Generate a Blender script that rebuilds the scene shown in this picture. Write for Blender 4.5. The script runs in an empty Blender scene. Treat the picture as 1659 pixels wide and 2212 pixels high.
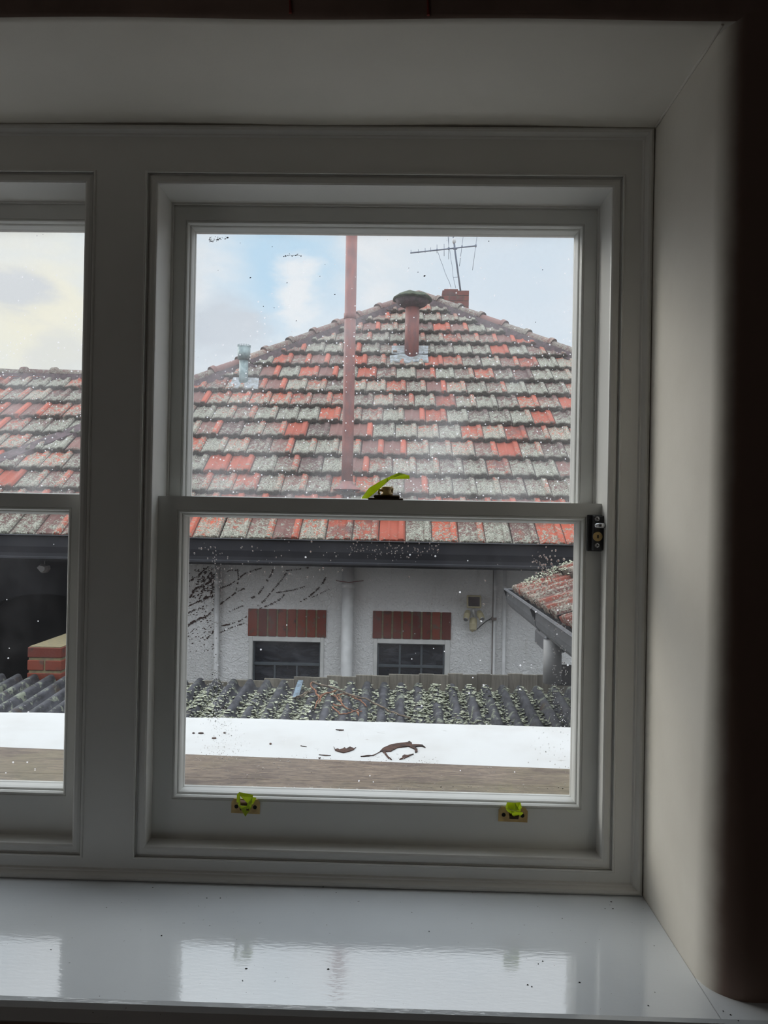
import bpy, math, random
from mathutils import Vector, Matrix, noise
from mathutils.geometry import tessellate_polygon
C = bpy.context.scene.collection
S = bpy.context.scene
EYE = 1.55          # eye height above the room's floor; everything below is laid out relative to the eye
F = 1600.0          # focal length for a 1659 x 2212 frame
# ---------------------------------------------------------------- camera
def cam_basis(yaw=1.24, pitch=.3, roll=1.05):
    y, p, r = [math.radians(a) for a in (yaw, pitch, roll)]
    f = Vector((-math.sin(y)*math.cos(p), math.cos(y)*math.cos(p), math.sin(p)))
    r0 = f.cross(Vector((0, 0, 1))).normalized(); u0 = r0.cross(f)
    return math.cos(r)*r0+math.sin(r)*u0, math.cos(r)*u0-math.sin(r)*r0, f
CR, CU, CF = cam_basis()
CP = Vector((0, -1.3, 0))
cd = bpy.data.cameras.new('camera'); cam = bpy.data.objects.new('camera', cd); C.objects.link(cam)
m3 = Matrix((CR, CU, -CF)).transposed()
cam.matrix_world = Matrix.Translation(CP) @ m3.to_4x4()
cd.sensor_fit = 'HORIZONTAL'; cd.sensor_width = 36; cd.lens = F/1659*36; cd.clip_start = .02; cd.clip_end = 300
S.camera = cam
def ray(px, py): return CF+CR*((px-829.5)/F)-CU*((py-1106)/F)
def P(px, py, Y):                      # the point of the depth plane y=Y seen at a photo pixel
    d = ray(px, py); return CP+d*((Y-CP.y)/d.y)
def PZ(px, py, Z):
    d = ray(px, py); return CP+d*(Z/d.z)
# ---------------------------------------------------------------- render look
vs = S.view_settings; S.display_settings.display_device = 'sRGB'
vs.view_transform = 'Standard'; vs.look = 'None'; vs.gamma = 1; vs.use_curve_mapping = False
vs.exposure = 0.0
SKY = 1.0
ROOM_FILL = 3.6
SUN_VEIL = 11.0
# ---------------------------------------------------------------- node helpers
class NT:
    def __init__(s, nt): s.nt = nt; s.L = nt.links; nt.nodes.clear()
    def n(s, t, **k):
        nd = s.nt.nodes.new(t)
        for a, b in k.items():
            if a.startswith('i_'): s.put(nd.inputs[a[2:].replace('_', ' ')], b)
            else: setattr(nd, a, b)
        return nd
    def put(s, inp, v):
        if isinstance(v, bpy.types.NodeSocket): s.L.new(v, inp)
        else:
            if hasattr(inp.default_value, '__len__') and not hasattr(v, '__len__'): v = (v, v, v, 1)[:len(inp.default_value)]
            if hasattr(inp.default_value, '__len__') and len(inp.default_value) == 4 and len(v) == 3: v = (*v, 1)
            inp.default_value = v
    def math(s, op, a, b=None, c=None, clamp=False):
        nd = s.nt.nodes.new('ShaderNodeMath'); nd.operation = op; nd.use_clamp = clamp
        for i, v in enumerate((a, b, c)):
            if v is not None: s.put(nd.inputs[i], v)
        return nd.outputs[0]
    def vm(s, op, a, b=None):
        nd = s.nt.nodes.new('ShaderNodeVectorMath'); nd.operation = op
        s.put(nd.inputs[0], a)
        if b is not None: s.put(nd.inputs[1], b)
        return nd
    def mix(s, f, a, b, blend='MIX'):
        nd = s.nt.nodes.new('ShaderNodeMix'); nd.data_type = 'RGBA'; nd.blend_type = blend
        s.put(nd.inputs[0], f); s.put(nd.inputs[6], a); s.put(nd.inputs[7], b); return nd.outputs[2]
    def ramp(s, v, a, b, interp='SMOOTHSTEP'):
        nd = s.nt.nodes.new('ShaderNodeMapRange'); nd.interpolation_type = interp
        s.put(nd.inputs[0], v); nd.inputs[1].default_value = a; nd.inputs[2].default_value = b
        return nd.outputs[0]
    def obj(s, scale=(1, 1, 1)):
        t = s.n('ShaderNodeTexCoord').outputs['Object']
        if scale != (1, 1, 1):
            return s.vm('MULTIPLY', t, scale).outputs[0]
        return t
    def noise(s, scale, detail=3, vec=None, rough=.55, dist=0):
        nd = s.n('ShaderNodeTexNoise'); s.put(nd.inputs['Scale'], scale); nd.inputs['Detail'].default_value = detail
        nd.inputs['Roughness'].default_value = rough; nd.inputs['Distortion'].default_value = dist
        s.L.new(vec if vec is not None else s.obj(), nd.inputs['Vector']); return nd.outputs['Fac']
    def voro(s, scale, vec=None, feature='F1', out='Distance', rnd=1):
        nd = s.n('ShaderNodeTexVoronoi', feature=feature); s.put(nd.inputs['Scale'], scale)
        nd.inputs['Randomness'].default_value = rnd
        s.L.new(vec if vec is not None else s.obj(), nd.inputs['Vector']); return nd.outputs[out]
    def attr(s, name):
        return s.n('ShaderNodeAttribute', attribute_name=name)
    def bump(s, h, strength=.3, dist=.01):
        nd = s.n('ShaderNodeBump'); s.put(nd.inputs['Height'], h)
        nd.inputs['Strength'].default_value = strength; nd.inputs['Distance'].default_value = dist; return nd.outputs[0]
    def out(s, col, rough=.6, metal=0, normal=None, spec=.5, coat=0):
        b = s.n('ShaderNodeBsdfPrincipled'); s.put(b.inputs['Base Color'], col); s.put(b.inputs['Roughness'], rough)
        s.put(b.inputs['Metallic'], metal); s.put(b.inputs['Specular IOR Level'], spec); s.put(b.inputs['Coat Weight'], coat)
        if normal is not None: s.L.new(normal, b.inputs['Normal'])
        o = s.n('ShaderNodeOutputMaterial'); s.L.new(b.outputs[0], o.inputs[0]); return b
def new(name):
    m = bpy.data.materials.new(name); m.use_nodes = True; return m, NT(m.node_tree)
def lin(r, g, b):
    f = lambda c: (c/255/12.92 if c/255 <= .04045 else ((c/255+.055)/1.055)**2.4)
    return (f(r), f(g), f(b))
def simple(name, col, rough=.6, metal=0, nscale=0, namt=.25, bscale=0, bstr=.2, bdist=.002, spec=.5, coat=0, col2=None, stretch=(1, 1, 1)):
    m, t = new(name)
    c = col; v = t.obj(stretch)
    if nscale:
        k = t.ramp(t.noise(nscale, 5, v), .3, .7)
        c = t.mix(k, col, col2 if col2 else tuple(x*(1-namt) for x in col))
    nr = t.bump(t.noise(bscale, 4, v), bstr, bdist) if bscale else None
    t.out(c, rough, metal, nr, spec, coat); return m
# ---------------------------------------------------------------- sky
w = bpy.data.worlds.new('overcast_sky'); S.world = w; w.use_nodes = True
t = NT(w.node_tree)
dirv = t.n('ShaderNodeTexCoord').outputs['Generated']
wv = t.vm('MULTIPLY', dirv, (1, 1, 2.2)).outputs[0]
cl = t.noise(5.5, 5, wv, .52, .4)
cl2 = t.noise(9, 6, wv, .55, .2)
blue = lin(196, 226, 248); white = lin(240, 243, 247); grey = lin(214, 221, 230); cream = lin(250, 246, 228)
def blob(px, py, r0, r1):
    d = ray(px, py).normalized()
    dist = t.vm('DISTANCE', dirv, tuple(d)).outputs['Value']
    dist = t.math('ADD', dist, t.math('MULTIPLY', t.math('SUBTRACT', cl2, .5), .16))
    nd = t.n('ShaderNodeMapRange', interpolation_type='SMOOTHSTEP'); t.put(nd.inputs[0], dist)
    nd.inputs[1].default_value = r0; nd.inputs[2].default_value = r1; nd.inputs[3].default_value = 1; nd.inputs[4].default_value = 0
    return nd.outputs[0]
c = t.mix(t.ramp(cl, .38, .6), lin(226, 236, 245), white)
c = t.mix(blob(600, 610, .015, .13), c, blue)
c = t.mix(t.math('MULTIPLY', blob(1120, 640, .02, .2), .6), c, lin(208, 226, 243))
c = t.mix(blob(500, 725, .02, .08), c, grey)
c = t.mix(t.math('MULTIPLY', blob(640, 660, .01, .05), .9), c, lin(248, 249, 251))
c = t.mix(blob(70, 660, .03, .14), c, cream)
c = t.mix(t.math('MULTIPLY', blob(40, 620, .01, .06), .9), c, lin(218, 222, 228))
c = t.mix(t.math('MULTIPLY', blob(120, 760, .01, .05), .7), c, lin(228, 230, 230))
sep = t.n('ShaderNodeSeparateXYZ'); t.L.new(dirv, sep.inputs[0])
c = t.mix(t.ramp(sep.outputs[2], -.12, .0), (.10, .095, .09), c)
# overcast luminance: brighter towards the zenith, a bright veiled sun low on the left
k = t.math('ADD', 1.0, t.math('MULTIPLY', t.ramp(sep.outputs[2], .36, .74), 1.8))
k = t.math('ADD', k, t.math('MULTIPLY', t.math('MULTIPLY', t.ramp(t.math('MULTIPLY', sep.outputs[1], -1), .0, .7), t.ramp(sep.outputs[2], .0, .3)), 1.0))
sd = Vector((-.82, .46, .38)).normalized()
gd = t.n('ShaderNodeMapRange', interpolation_type='SMOOTHSTEP'); t.put(gd.inputs[0], t.vm('DISTANCE', dirv, tuple(sd)).outputs['Value'])
gd.inputs[1].default_value = .05; gd.inputs[2].default_value = .36; gd.inputs[3].default_value = 1; gd.inputs[4].default_value = 0
glow = gd.outputs[0]
c = t.mix(glow, c, (1, .95, .86))
k = t.math('ADD', k, t.math('MULTIPLY', glow, SUN_VEIL))
bg = t.n('ShaderNodeBackground'); t.put(bg.inputs[0], c); t.put(bg.inputs[1], t.math('MULTIPLY', k, SKY))
o = t.n('ShaderNodeOutputWorld'); t.L.new(bg.outputs[0], o.inputs[0])
# unseen area light added by the left-hand wall to fill the room
ld = bpy.data.lights.new('room_fill_light', 'AREA'); ld.shape = 'RECTANGLE'; ld.size = 1.1; ld.size_y = 1.3
ld.energy = ROOM_FILL; ld.color = (1.0, .96, .90)
lo = bpy.data.objects.new('room_fill_light', ld); C.objects.link(lo)
lo.location = (-2.72, -2.0, .15); lo.rotation_euler = (0, math.radians(-90), 0)
# ---------------------------------------------------------------- mesh helpers
class MB:
    def __init__(s): s.v = []; s.f = []; s.mi = []; s.col = []; s.sm = []
    def add(s, vs, fs, mi=0, col=None, smooth=False):
        b = len(s.v); s.v += [tuple(x) for x in vs]
        s.f += [tuple(b+i for i in f) for f in fs]; s.mi += [mi]*len(fs); s.sm += [smooth]*len(fs)
        s.col += (col if isinstance(col, list) else [col or (0, 0, 0, 1)]*len(vs))
        return s
    def box(s, a, b, mi=0, rot=None, col=None):
        x0, y0, z0 = a; x1, y1, z1 = b
        vs = [Vector(p) for p in ((x0,y0,z0),(x1,y0,z0),(x1,y1,z0),(x0,y1,z0),(x0,y0,z1),(x1,y0,z1),(x1,y1,z1),(x0,y1,z1))]
        if rot:
            ctr = Vector(((x0+x1)/2, (y0+y1)/2, (z0+z1)/2)); R = rot
            vs = [ctr+R@(p-ctr) for p in vs]
        return s.add(vs, [(0,3,2,1),(4,5,6,7),(0,1,5,4),(1,2,6,5),(2,3,7,6),(3,0,4,7)], mi, col)
    def bbox(s, a, b, r=.003, mi=0, rot=None, col=None):   # chamfered box
        x0, y0, z0 = a; x1, y1, z1 = b
        r = min(r, (x1-x0)*.45, (y1-y0)*.45, (z1-z0)*.45)
        ctr = Vector(((x0+x1)/2, (y0+y1)/2, (z0+z1)/2)); vs = []; hx, hy, hz = (x1-x0)/2, (y1-y0)/2, (z1-z0)/2
        idx = {}
        for sx in (-1, 1):
            for sy in (-1, 1):
                for sz in (-1, 1):
                    for ax in range(3):
                        p = [sx*(hx-r), sy*(hy-r), sz*(hz-r)]; p[ax] = (sx*hx, sy*hy, sz*hz)[ax]
                        idx[(sx, sy, sz, ax)] = len(vs); vs.append(Vector(p))
        fs = []
        for ax in range(3):
            o1, o2 = (ax+1) % 3, (ax+2) % 3
            for sg in (-1, 1):
                q = []
                for (u, v) in ((-1, -1), (1, -1), (1, 1), (-1, 1)):
                    k = [0, 0, 0]; k[ax] = sg; k[o1] = u; k[o2] = v; q.append(idx[(*k, ax)])
                fs.append(tuple(q if sg > 0 else q[::-1]))
        for ax in range(3):          # edge faces: edges parallel to ax
            o1, o2 = (ax+1) % 3, (ax+2) % 3
            for u in (-1, 1):
                for v in (-1, 1):
                    q = []
                    for sg, o in ((-1, o1), (1, o1), (1, o2), (-1, o2)):
                        k = [0, 0, 0]; k[ax] = sg; k[o1] = u; k[o2] = v; q.append(idx[(*k, o)])
                    fs.append(tuple(q if u*v < 0 else q[::-1]))
        for sx in (-1, 1):
            for sy in (-1, 1):
                for sz in (-1, 1):
                    q = [idx[(sx, sy, sz, a_)] for a_ in range(3)]; fs.append(tuple(q if sx*sy*sz > 0 else q[::-1]))
        R = rot or Matrix.Identity(3)
        return s.add([ctr+R@p for p in vs], fs, mi, col)
    def tube(s, pts, rad, n=10, mi=0, cap=True, smooth=True, col=None):
        pts = [Vector(p) for p in pts]; rs = rad if hasattr(rad, '__len__') else [rad]*len(pts)
        vs = []; up = None
        for i, p in enumerate(pts):
            d = (pts[min(i+1, len(pts)-1)]-pts[max(i-1, 0)])
            if d.length < 1e-9: d = Vector((0, 0, 1))
            d.normalize()
            if up is None:
                up = Vector((0, 0, 1)) if abs(d.z) < .9 else Vector((1, 0, 0))
            a = d.cross(up)
            if a.length < 1e-6: a = d.orthogonal()
            a.normalize(); b = a.cross(d).normalized(); up = b
            for k in range(n):
                th = 2*math.pi*k/n; vs.append(p+(a*math.cos(th)+b*math.sin(th))*rs[i])
        fs = []
        for i in range(len(pts)-1):
            for k in range(n):
                fs.append((i*n+k, i*n+(k+1) % n, (i+1)*n+(k+1) % n, (i+1)*n+k))
        s.add(vs, fs, mi, col, smooth)
        if cap:
            b = len(s.v)-len(vs)
            s.f += [tuple(b+k for k in range(n))[::-1], tuple(b+(len(pts)-1)*n+k for k in range(n))]; s.mi += [mi, mi]; s.sm += [False, False]
        return s
    def loops(s, lp, close=True, mi=0, cyc=True, smooth=False):     # rectangles (x0,x1,z0,z1,y) joined in turn
        vs = []
        for x0, x1, z0, z1, y in lp: vs += [(x0, y, z0), (x1, y, z0), (x1, y, z1), (x0, y, z1)]
        fs = []; n = len(lp)
        for i in range(n if cyc else n-1):
            j = (i+1) % n
            for k in range(4): fs.append((i*4+k, i*4+(k+1) % 4, j*4+(k+1) % 4, j*4+k))
        return s.add(vs, fs, mi, None, smooth)
    def ring(s, R, prof, mi=0, cyc=True):                            # prof: (inset, y) around rectangle R
        x0, x1, z0, z1 = R
        return s.loops([(x0+a, x1-a, z0+a, z1-a, y) for a, y in prof], mi=mi, cyc=cyc)
    def extrude(s, prof, a, b, U, V, mi=0, cyc=True, caps=True, smooth=False):   # 2-D profile swept from a to b
        a = Vector(a); b = Vector(b); U = Vector(U); V = Vector(V); n = len(prof)
        vs = [a+U*p+V*q for p, q in prof]+[b+U*p+V*q for p, q in prof]
        fs = [(i, (i+1) % n, n+(i+1) % n, n+i) for i in range(n if cyc else n-1)]
        s.add(vs, fs, mi, None, smooth)
        if caps and cyc:
            k = len(s.v)-2*n; s.f += [tuple(k+i for i in range(n))[::-1], tuple(k+n+i for i in range(n))]; s.mi += [mi]*2; s.sm += [False]*2
        return s
    def lathe(s, c, prof, n=16, axis=(0, 0, 1), mi=0, smooth=True, col=None):     # prof: (radius, height)
        ax = Vector(axis).normalized(); a = ax.orthogonal().normalized(); b = ax.cross(a); c = Vector(c)
        vs = []
        for r, h in prof:
            for k in range(n):
                th = 2*math.pi*k/n; vs.append(c+ax*h+(a*math.cos(th)+b*math.sin(th))*r)
        fs = []
        for i in range(len(prof)-1):
            for k in range(n): fs.append((i*n+k, i*n+(k+1) % n, (i+1)*n+(k+1) % n, (i+1)*n+k))
        b0 = len(s.v); s.add(vs, fs, mi, col, smooth)
        s.f += [tuple(b0+k for k in range(n))[::-1], tuple(b0+(len(prof)-1)*n+k for k in range(n))]; s.mi += [mi]*2; s.sm += [False]*2
        return s
    def build(s, name, mats, parent=None, colattr=None, fix=True, origin=None, weld=False):
        me = bpy.data.meshes.new(name); me.from_pydata(s.v, [], s.f); me.validate()
        mats = mats if isinstance(mats, (list, tuple)) else [mats]
        for m in mats: me.materials.append(m)
        if len(me.polygons) == len(s.f):
            me.polygons.foreach_set('material_index', s.mi); me.polygons.foreach_set('use_smooth', s.sm)
        if colattr:
            ca = me.color_attributes.new(colattr, 'FLOAT_COLOR', 'POINT')
            ca.data.foreach_set('color', [x for c_ in s.col for x in c_])
        if weld:
            import bmesh
            bm = bmesh.new(); bm.from_mesh(me); bmesh.ops.remove_doubles(bm, verts=bm.verts, dist=2e-5); bm.to_mesh(me); bm.free()
        if fix:
            import bmesh
            bm = bmesh.new(); bm.from_mesh(me); bmesh.ops.recalc_face_normals(bm, faces=bm.faces); bm.to_mesh(me); bm.free()
        ob = bpy.data.objects.new(name, me); C.objects.link(ob)
        if parent is not None:
            ob.parent = parent; ob.location = -world_loc(parent)
        else:
            if origin is None and s.v:
                xs, ys, zs = zip(*s.v); origin = Vector(((min(xs)+max(xs))/2, (min(ys)+max(ys))/2, min(zs)))
            me.transform(Matrix.Translation(-Vector(origin))); ob.location = origin
        return ob
def world_loc(o):
    v = Vector(o.location)
    while o.parent: o = o.parent; v += o.location
    return v
def thing(name, label, cat, loc, group=None):
    o = bpy.data.objects.new(name, None); C.objects.link(o); o.location = loc; o.empty_display_size = .05
    return tag(o, label, cat, group)
def tag(o, label, cat, group=None, kind=None):
    o['label'] = label; o['category'] = cat
    if group: o['group'] = group
    if kind: o['kind'] = kind
    return o
def struct(o, label=None):
    o['kind'] = 'structure'
    if label: o['label'] = label
    return o
rnd = random.Random(7)
# ---------------------------------------------------------------- materials
def paint(name, col, rough=.35, brush=(1, 1, 1), bstr=.12, dirt=.0):
    m, t = new(name)
    v = t.obj(brush)
    k = t.ramp(t.noise(9, 5), .35, .75)
    c = t.mix(t.math('MULTIPLY', k, .5), col, tuple(x*.93 for x in col))
    sp = t.ramp(t.noise(170, 2), .74, .8); sp = t.math('MULTIPLY', sp, dirt)
    c = t.mix(sp, c, (.05, .04, .035))
    t.out(c, rough, 0, t.bump(t.noise(60, 3, v), bstr, .0015), .5); return m
M_frame = paint('gloss_white_window_paint', (.70, .69, .66), .33)
M_sash = paint('white_sash_paint', (.74, .74, .71), .38)
M_sillboard = paint('gloss_sill_paint', (.78, .82, .86), .07, (1, 3, 1), .10, 1)
[n for n in M_sillboard.node_tree.nodes if n.type == 'BSDF_PRINCIPLED'][0].inputs['IOR'].default_value = 2.5
M_reveal = paint('cream_plaster_paint', (.74, .70, .63), .6, (1, 1, 1), .25)
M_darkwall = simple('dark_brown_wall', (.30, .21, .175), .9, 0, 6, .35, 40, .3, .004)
M_floor = simple('dark_floorboards', (.12, .08, .05), .5, 0, 8, .3, stretch=(1, 8, 1))
M_ceil = simple('ceiling_paint', (.5, .48, .45), .9, 0, 5, .1)
m, t = new('old_window_glass'); M_glass_up = m
def glass_nodes(t, veil_lo, veil_hi, speck, seed):
    # clear pane with a film of grime and white specks of dried dirt
    ob = t.vm('ADD', t.obj(), (seed, seed*.7, 0)).outputs[0]
    tr = t.n('ShaderNodeBsdfTransparent'); t.put(tr.inputs[0], (.965, .975, .975))
    gl = t.n('ShaderNodeBsdfGlossy'); gl.inputs['Roughness'].default_value = .01
    t.L.new(t.bump(t.noise(3, 1, ob), .05, .01), gl.inputs['Normal'])
    lw = t.n('ShaderNodeLayerWeight'); lw.inputs[0].default_value = .5
    fz = t.math('ADD', t.math('MULTIPLY', t.math('POWER', lw.outputs['Facing'], 4), .6), .018)
    a = t.n('ShaderNodeMixShader'); t.put(a.inputs[0], fz); t.L.new(tr.outputs[0], a.inputs[1]); t.L.new(gl.outputs[0], a.inputs[2])
    tl = t.n('ShaderNodeBsdfTranslucent'); t.put(tl.inputs[0], (.96, .96, 1.0))
    film = t.math('ADD', t.math('MULTIPLY', t.ramp(t.noise(5, 6, ob, .6), .35, .75), veil_hi-veil_lo), veil_lo)
    vn = t.n('ShaderNodeTexVoronoi'); vn.inputs['Scale'].default_value = 150; t.L.new(ob, vn.inputs['Vector'])
    bw = t.n('ShaderNodeSeparateColor'); t.L.new(vn.outputs['Color'], bw.inputs[0])
    zz_ = t.n('ShaderNodeSeparateXYZ'); t.L.new(t.obj(), zz_.inputs[0])
    dens = t.math('MULTIPLY', t.ramp(t.noise(7, 3, ob), .3, .7), t.math('SUBTRACT', 1.0, t.math('MULTIPLY', t.ramp(zz_.outputs[2], .34, .44), .85)))
    on = t.math('GREATER_THAN', t.math('ADD', bw.outputs[0], t.math('MULTIPLY', dens, speck)), 1.0)
    dot = t.math('LESS_THAN', vn.outputs['Distance'], t.math('ADD', t.math('MULTIPLY', bw.outputs[1], .18), .10))
    sp = t.math('MULTIPLY', t.math('MULTIPLY', on, dot), .8)
    sm = t.math('MULTIPLY', t.ramp(t.noise(26, 6, t.vm('MULTIPLY', ob, (1, 1, .35)).outputs[0], .7, 1.2), .66, .8), .10)
    f = t.math('MAXIMUM', t.math('ADD', film, sm), sp, clamp=True)
    b = t.n('ShaderNodeMixShader'); t.put(b.inputs[0], f); t.L.new(a.outputs[0], b.inputs[1]); t.L.new(tl.outputs[0], b.inputs[2])
    o = t.n('ShaderNodeOutputMaterial'); t.L.new(b.outputs[0], o.inputs[0])
glass_nodes(t, .025, .14, .34, 0)
m, t = new('lower_window_glass'); M_glass_lo = m; glass_nodes(t, .004, .022, .03, 3.3)
# terracotta tiles: attribute 'tile' = (random a, random b, position down the tile, position across)
def tile_mat(name, lich_amt=1.0, dark=0):
    m, t = new(name)
    at = t.attr('tile'); sc = t.n('ShaderNodeSeparateColor'); t.L.new(at.outputs['Color'], sc.inputs[0])
    ra, rb, vv = sc.outputs[0], sc.outputs[1], sc.outputs[2]; uu = at.outputs['Alpha']
    red = t.mix(rb, lin(150, 78, 62), lin(184, 92, 70))
    mauve = t.mix(rb, lin(92, 72, 70), lin(122, 88, 82))
    k = t.ramp(t.math('ADD', ra, t.math('MULTIPLY', t.math('SUBTRACT', t.noise(7, 3), .5), .6)), .60, .85)
    rib = t.math('MULTIPLY', t.math('GREATER_THAN', uu, .70), t.math('GREATER_THAN', rb, .45))
    k = t.math('MAXIMUM', k, t.math('MULTIPLY', rib, .75))
    c = t.mix(k, mauve, red)
    if dark: c = t.mix(dark, c, lin(84, 42, 34))
    # lichen crust: patchy, heavier toward the exposed lower half of each tile
    n1 = t.noise(20, 6, None, .75, 1.0); n2 = t.noise(80, 4, None, .75)
    l = t.math('ADD', n1, t.math('MULTIPLY', t.math('SUBTRACT', n2, .5), .55))
    l = t.math('ADD', l, t.math('MULTIPLY', t.math('SUBTRACT', t.math('ABSOLUTE', t.math('SUBTRACT', rb, ra)), .35), -.28))
    l = t.math('ADD', l, t.math('MULTIPLY', t.math('SUBTRACT', vv, .45), .13))
    lm = t.math('MULTIPLY', t.ramp(l, .475, .55), lich_amt)
    lc = t.mix(t.ramp(t.noise(95, 4, None, .75), .38, .6), lin(84, 82, 74), lin(166, 167, 153))
    c = t.mix(lm, c, lc)
    # dark moss along the drip edge and joints
    e = t.math('MULTIPLY', t.ramp(t.math('ADD', vv, t.math('MULTIPLY', t.math('SUBTRACT', n2, .5), .12)), .86, .98), t.ramp(t.noise(9, 3), .25, .45))
    c = t.mix(t.math('MULTIPLY', e, .88), c, lin(60, 55, 47))
    j = t.math('MULTIPLY', t.math('GREATER_THAN', uu, .955), .8); c = t.mix(j, c, lin(50, 38, 36))
    t.out(c, .75, 0, t.bump(t.math('ADD', n2, t.math('MULTIPLY', lm, .8)), .5, .004), .35); return m
M_tile = tile_mat('lichened_terracotta_tiles', .95)
M_cap = tile_mat('terracotta_ridge_tiles', .6)
M_tile2 = tile_mat('mossy_tiles_near', .7, .6)
m, t = new('rough_white_render'); M_render = m
n1 = t.noise(38, 4, None, .6, .8); n2 = t.noise(2.2, 4)
c = t.mix(t.ramp(n2, .35, .7), (.78, .78, .78), (.68, .68, .675))
c = t.mix(t.math('MULTIPLY', t.ramp(t.noise(6, 5, t.obj((3, 1, .5))), .6, .8), .35), c, (.38, .36, .32))
t.out(c, .85, 0, t.bump(n1, .9, .02), .3)
M_gutter = simple('charcoal_gutter_metal', (.010, .0105, .016), .6, .0, 12, .3, 30, .1, .002)
M_gutter2 = simple('grey_gutter_metal', (.12, .125, .135), .45, .3, 14, .3, 30, .15, .002)
M_downpipe = simple('faded_grey_downpipe', (.26, .26, .26), .55, 0, 10, .25)
M_rust = simple('rusty_red_pipe_paint', lin(138, 84, 76), .6, 0, 18, .4, 60, .25, .002, col2=lin(112, 78, 76), stretch=(1, 1, .4))
M_galv = simple('galvanised_metal', lin(140, 155, 155), .5, .3, 20, .3, col2=lin(105, 122, 124))
M_lead = simple('grey_lead_flashing', lin(150, 156, 162), .6, .1, 22, .4, 40, .4, .004, col2=lin(110, 112, 108))
M_mortar = simple('ridge_bedding_mortar', lin(96, 80, 84), .9, 0, 20, .4, 60, .5, .005, col2=lin(70, 62, 62))
M_mossy = simple('moss_on_cap', lin(86, 94, 72), .95, 0, 30, .5, 60, .8, .01, col2=lin(52, 56, 50))
M_whitepipe = simple('white_painted_pipe', (.62, .62, .62), .5, 0, 8, .2)
M_steelframe = simple('blue_grey_steel_frame', lin(78, 86, 92), .5, 0, 20, .2)
M_trimwhite = simple('white_window_surround', (.60, .60, .585), .6, 0, 10, .15)
M_cream = simple('cream_plastic', lin(176, 166, 132), .5, 0, 30, .15)
M_panel = simple('dark_solar_cell', (.008, .009, .014), .08)
M_brass = simple('tarnished_brass', lin(214, 184, 122), .42, .15, 60, .4, col2=lin(178, 148, 96))
M_brassdark = simple('dark_brass', lin(84, 62, 44), .4, .8, 50, .4)
M_black = simple('black_hole', (.006, .005, .005), .8)
M_lock = simple('gunmetal_lock', lin(66, 66, 68), .45, .5, 40, .15)
M_steel = simple('bright_steel', (.55, .55, .57), .25, .9)
M_antenna = simple('weathered_aluminium', lin(98, 106, 122), .5, .3)
M_bark = simple('orange_brown_twig', lin(150, 100, 72), .8, 0, 30, .5, col2=lin(88, 60, 46))
M_greytwig = simple('grey_brown_bough', lin(122, 108, 92), .85, 0, 30, .5, col2=lin(66, 56, 48))
M_strap = simple('bluish_metal_strap', lin(150, 172, 190), .35, .4, 40, .3, col2=lin(110, 120, 128))
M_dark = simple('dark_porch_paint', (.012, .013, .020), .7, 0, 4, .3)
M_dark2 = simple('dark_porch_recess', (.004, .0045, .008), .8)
M_room2 = simple('dark_interior', (.01, .01, .012), .9)
M_ground = simple('paved_yard', (.14, .13, .12), .9, 0, 3, .3)
m, t = new('weathered_grey_timber'); M_timber = m
n1 = t.noise(14, 6, t.obj((4, 4, .35)), .6, .3)
c = t.mix(t.ramp(n1, .3, .7), lin(112, 108, 98), lin(140, 134, 122))
at = t.attr('tile'); sc = t.n('ShaderNodeSeparateColor'); t.L.new(at.outputs['Color'], sc.inputs[0])
c = t.mix(sc.outputs[0], c, t.mix(.5, c, lin(86, 82, 74)))
t.out(c, .85, 0, t.bump(n1, .4, .004), .3)
m, t = new('wet_brown_timber'); M_brownwood = m
n1 = t.noise(60, 8, t.obj((.42, 1.9, 1.9)), .8, .8)
c = t.mix(t.ramp(n1, .34, .66), lin(74, 60, 52), lin(150, 132, 112))
c = t.mix(t.ramp(t.noise(3.5, 4), .45, .7), c, t.mix(.45, c, lin(124, 118, 84)))
c = t.mix(t.math('MULTIPLY', t.ramp(t.noise(11, 6, t.obj((.5, 1.6, 1)), .7, .6), .5, .66), .6), c, lin(74, 56, 50))
t.out(c, .4, 0, t.bump(n1, .35, .003), .5)
m, t = new('flaking_white_timber_paint'); M_whitecap = m
n1 = t.noise(40, 6, t.obj((.35, 1.5, 1)), .6, .3)
c = t.mix(t.ramp(t.noise(7, 5), .4, .75), (.70, .71, .71), (.64, .64, .63))
cr = t.math('MULTIPLY', t.ramp(t.noise(30, 5, t.obj((.3, 1.4, 1)), .65, 1.5), .69, .73), .75)
c = t.mix(cr, c, lin(120, 108, 98))
t.out(c, .5, 0, t.bump(n1, .35, .003), .5)
M_copper = simple('dull_painted_conduit', lin(120, 108, 102), .7, 0, 20, .3)
M_rot = simple('exposed_rotten_wood', lin(88, 58, 46), .9, 0, 60, .6, 120, .7, .004, col2=lin(46, 34, 30))
m, t = new('corrugated_fibre_cement'); M_corr = m
n1 = t.noise(24, 6, t.obj((1, .5, 1)), .6)
c = t.mix(t.ramp(n1, .3, .7), lin(42, 42, 46), lin(78, 78, 84))
c = t.mix(t.math('MULTIPLY', t.ramp(t.noise(12, 6, None, .7, .5), .55, .62), .55), c, lin(150, 156, 134))
c = t.mix(t.ramp(t.noise(5, 4), .6, .75), c, lin(70, 58, 48))
t.out(c, .7, 0, t.bump(n1, .5, .006), .4)
m, t = new('pale_lichen'); M_lichen = m
c = t.mix(t.ramp(t.noise(90, 3), .35, .65), lin(112, 116, 98), lin(188, 190, 168)); t.out(c, .9)
m, t = new('red_clinker_brick'); M_brick = m
at = t.attr('tile'); sc = t.n('ShaderNodeSeparateColor'); t.L.new(at.outputs['Color'], sc.inputs[0])
c = t.mix(sc.outputs[0], lin(88, 38, 32), lin(122, 60, 44))
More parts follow.
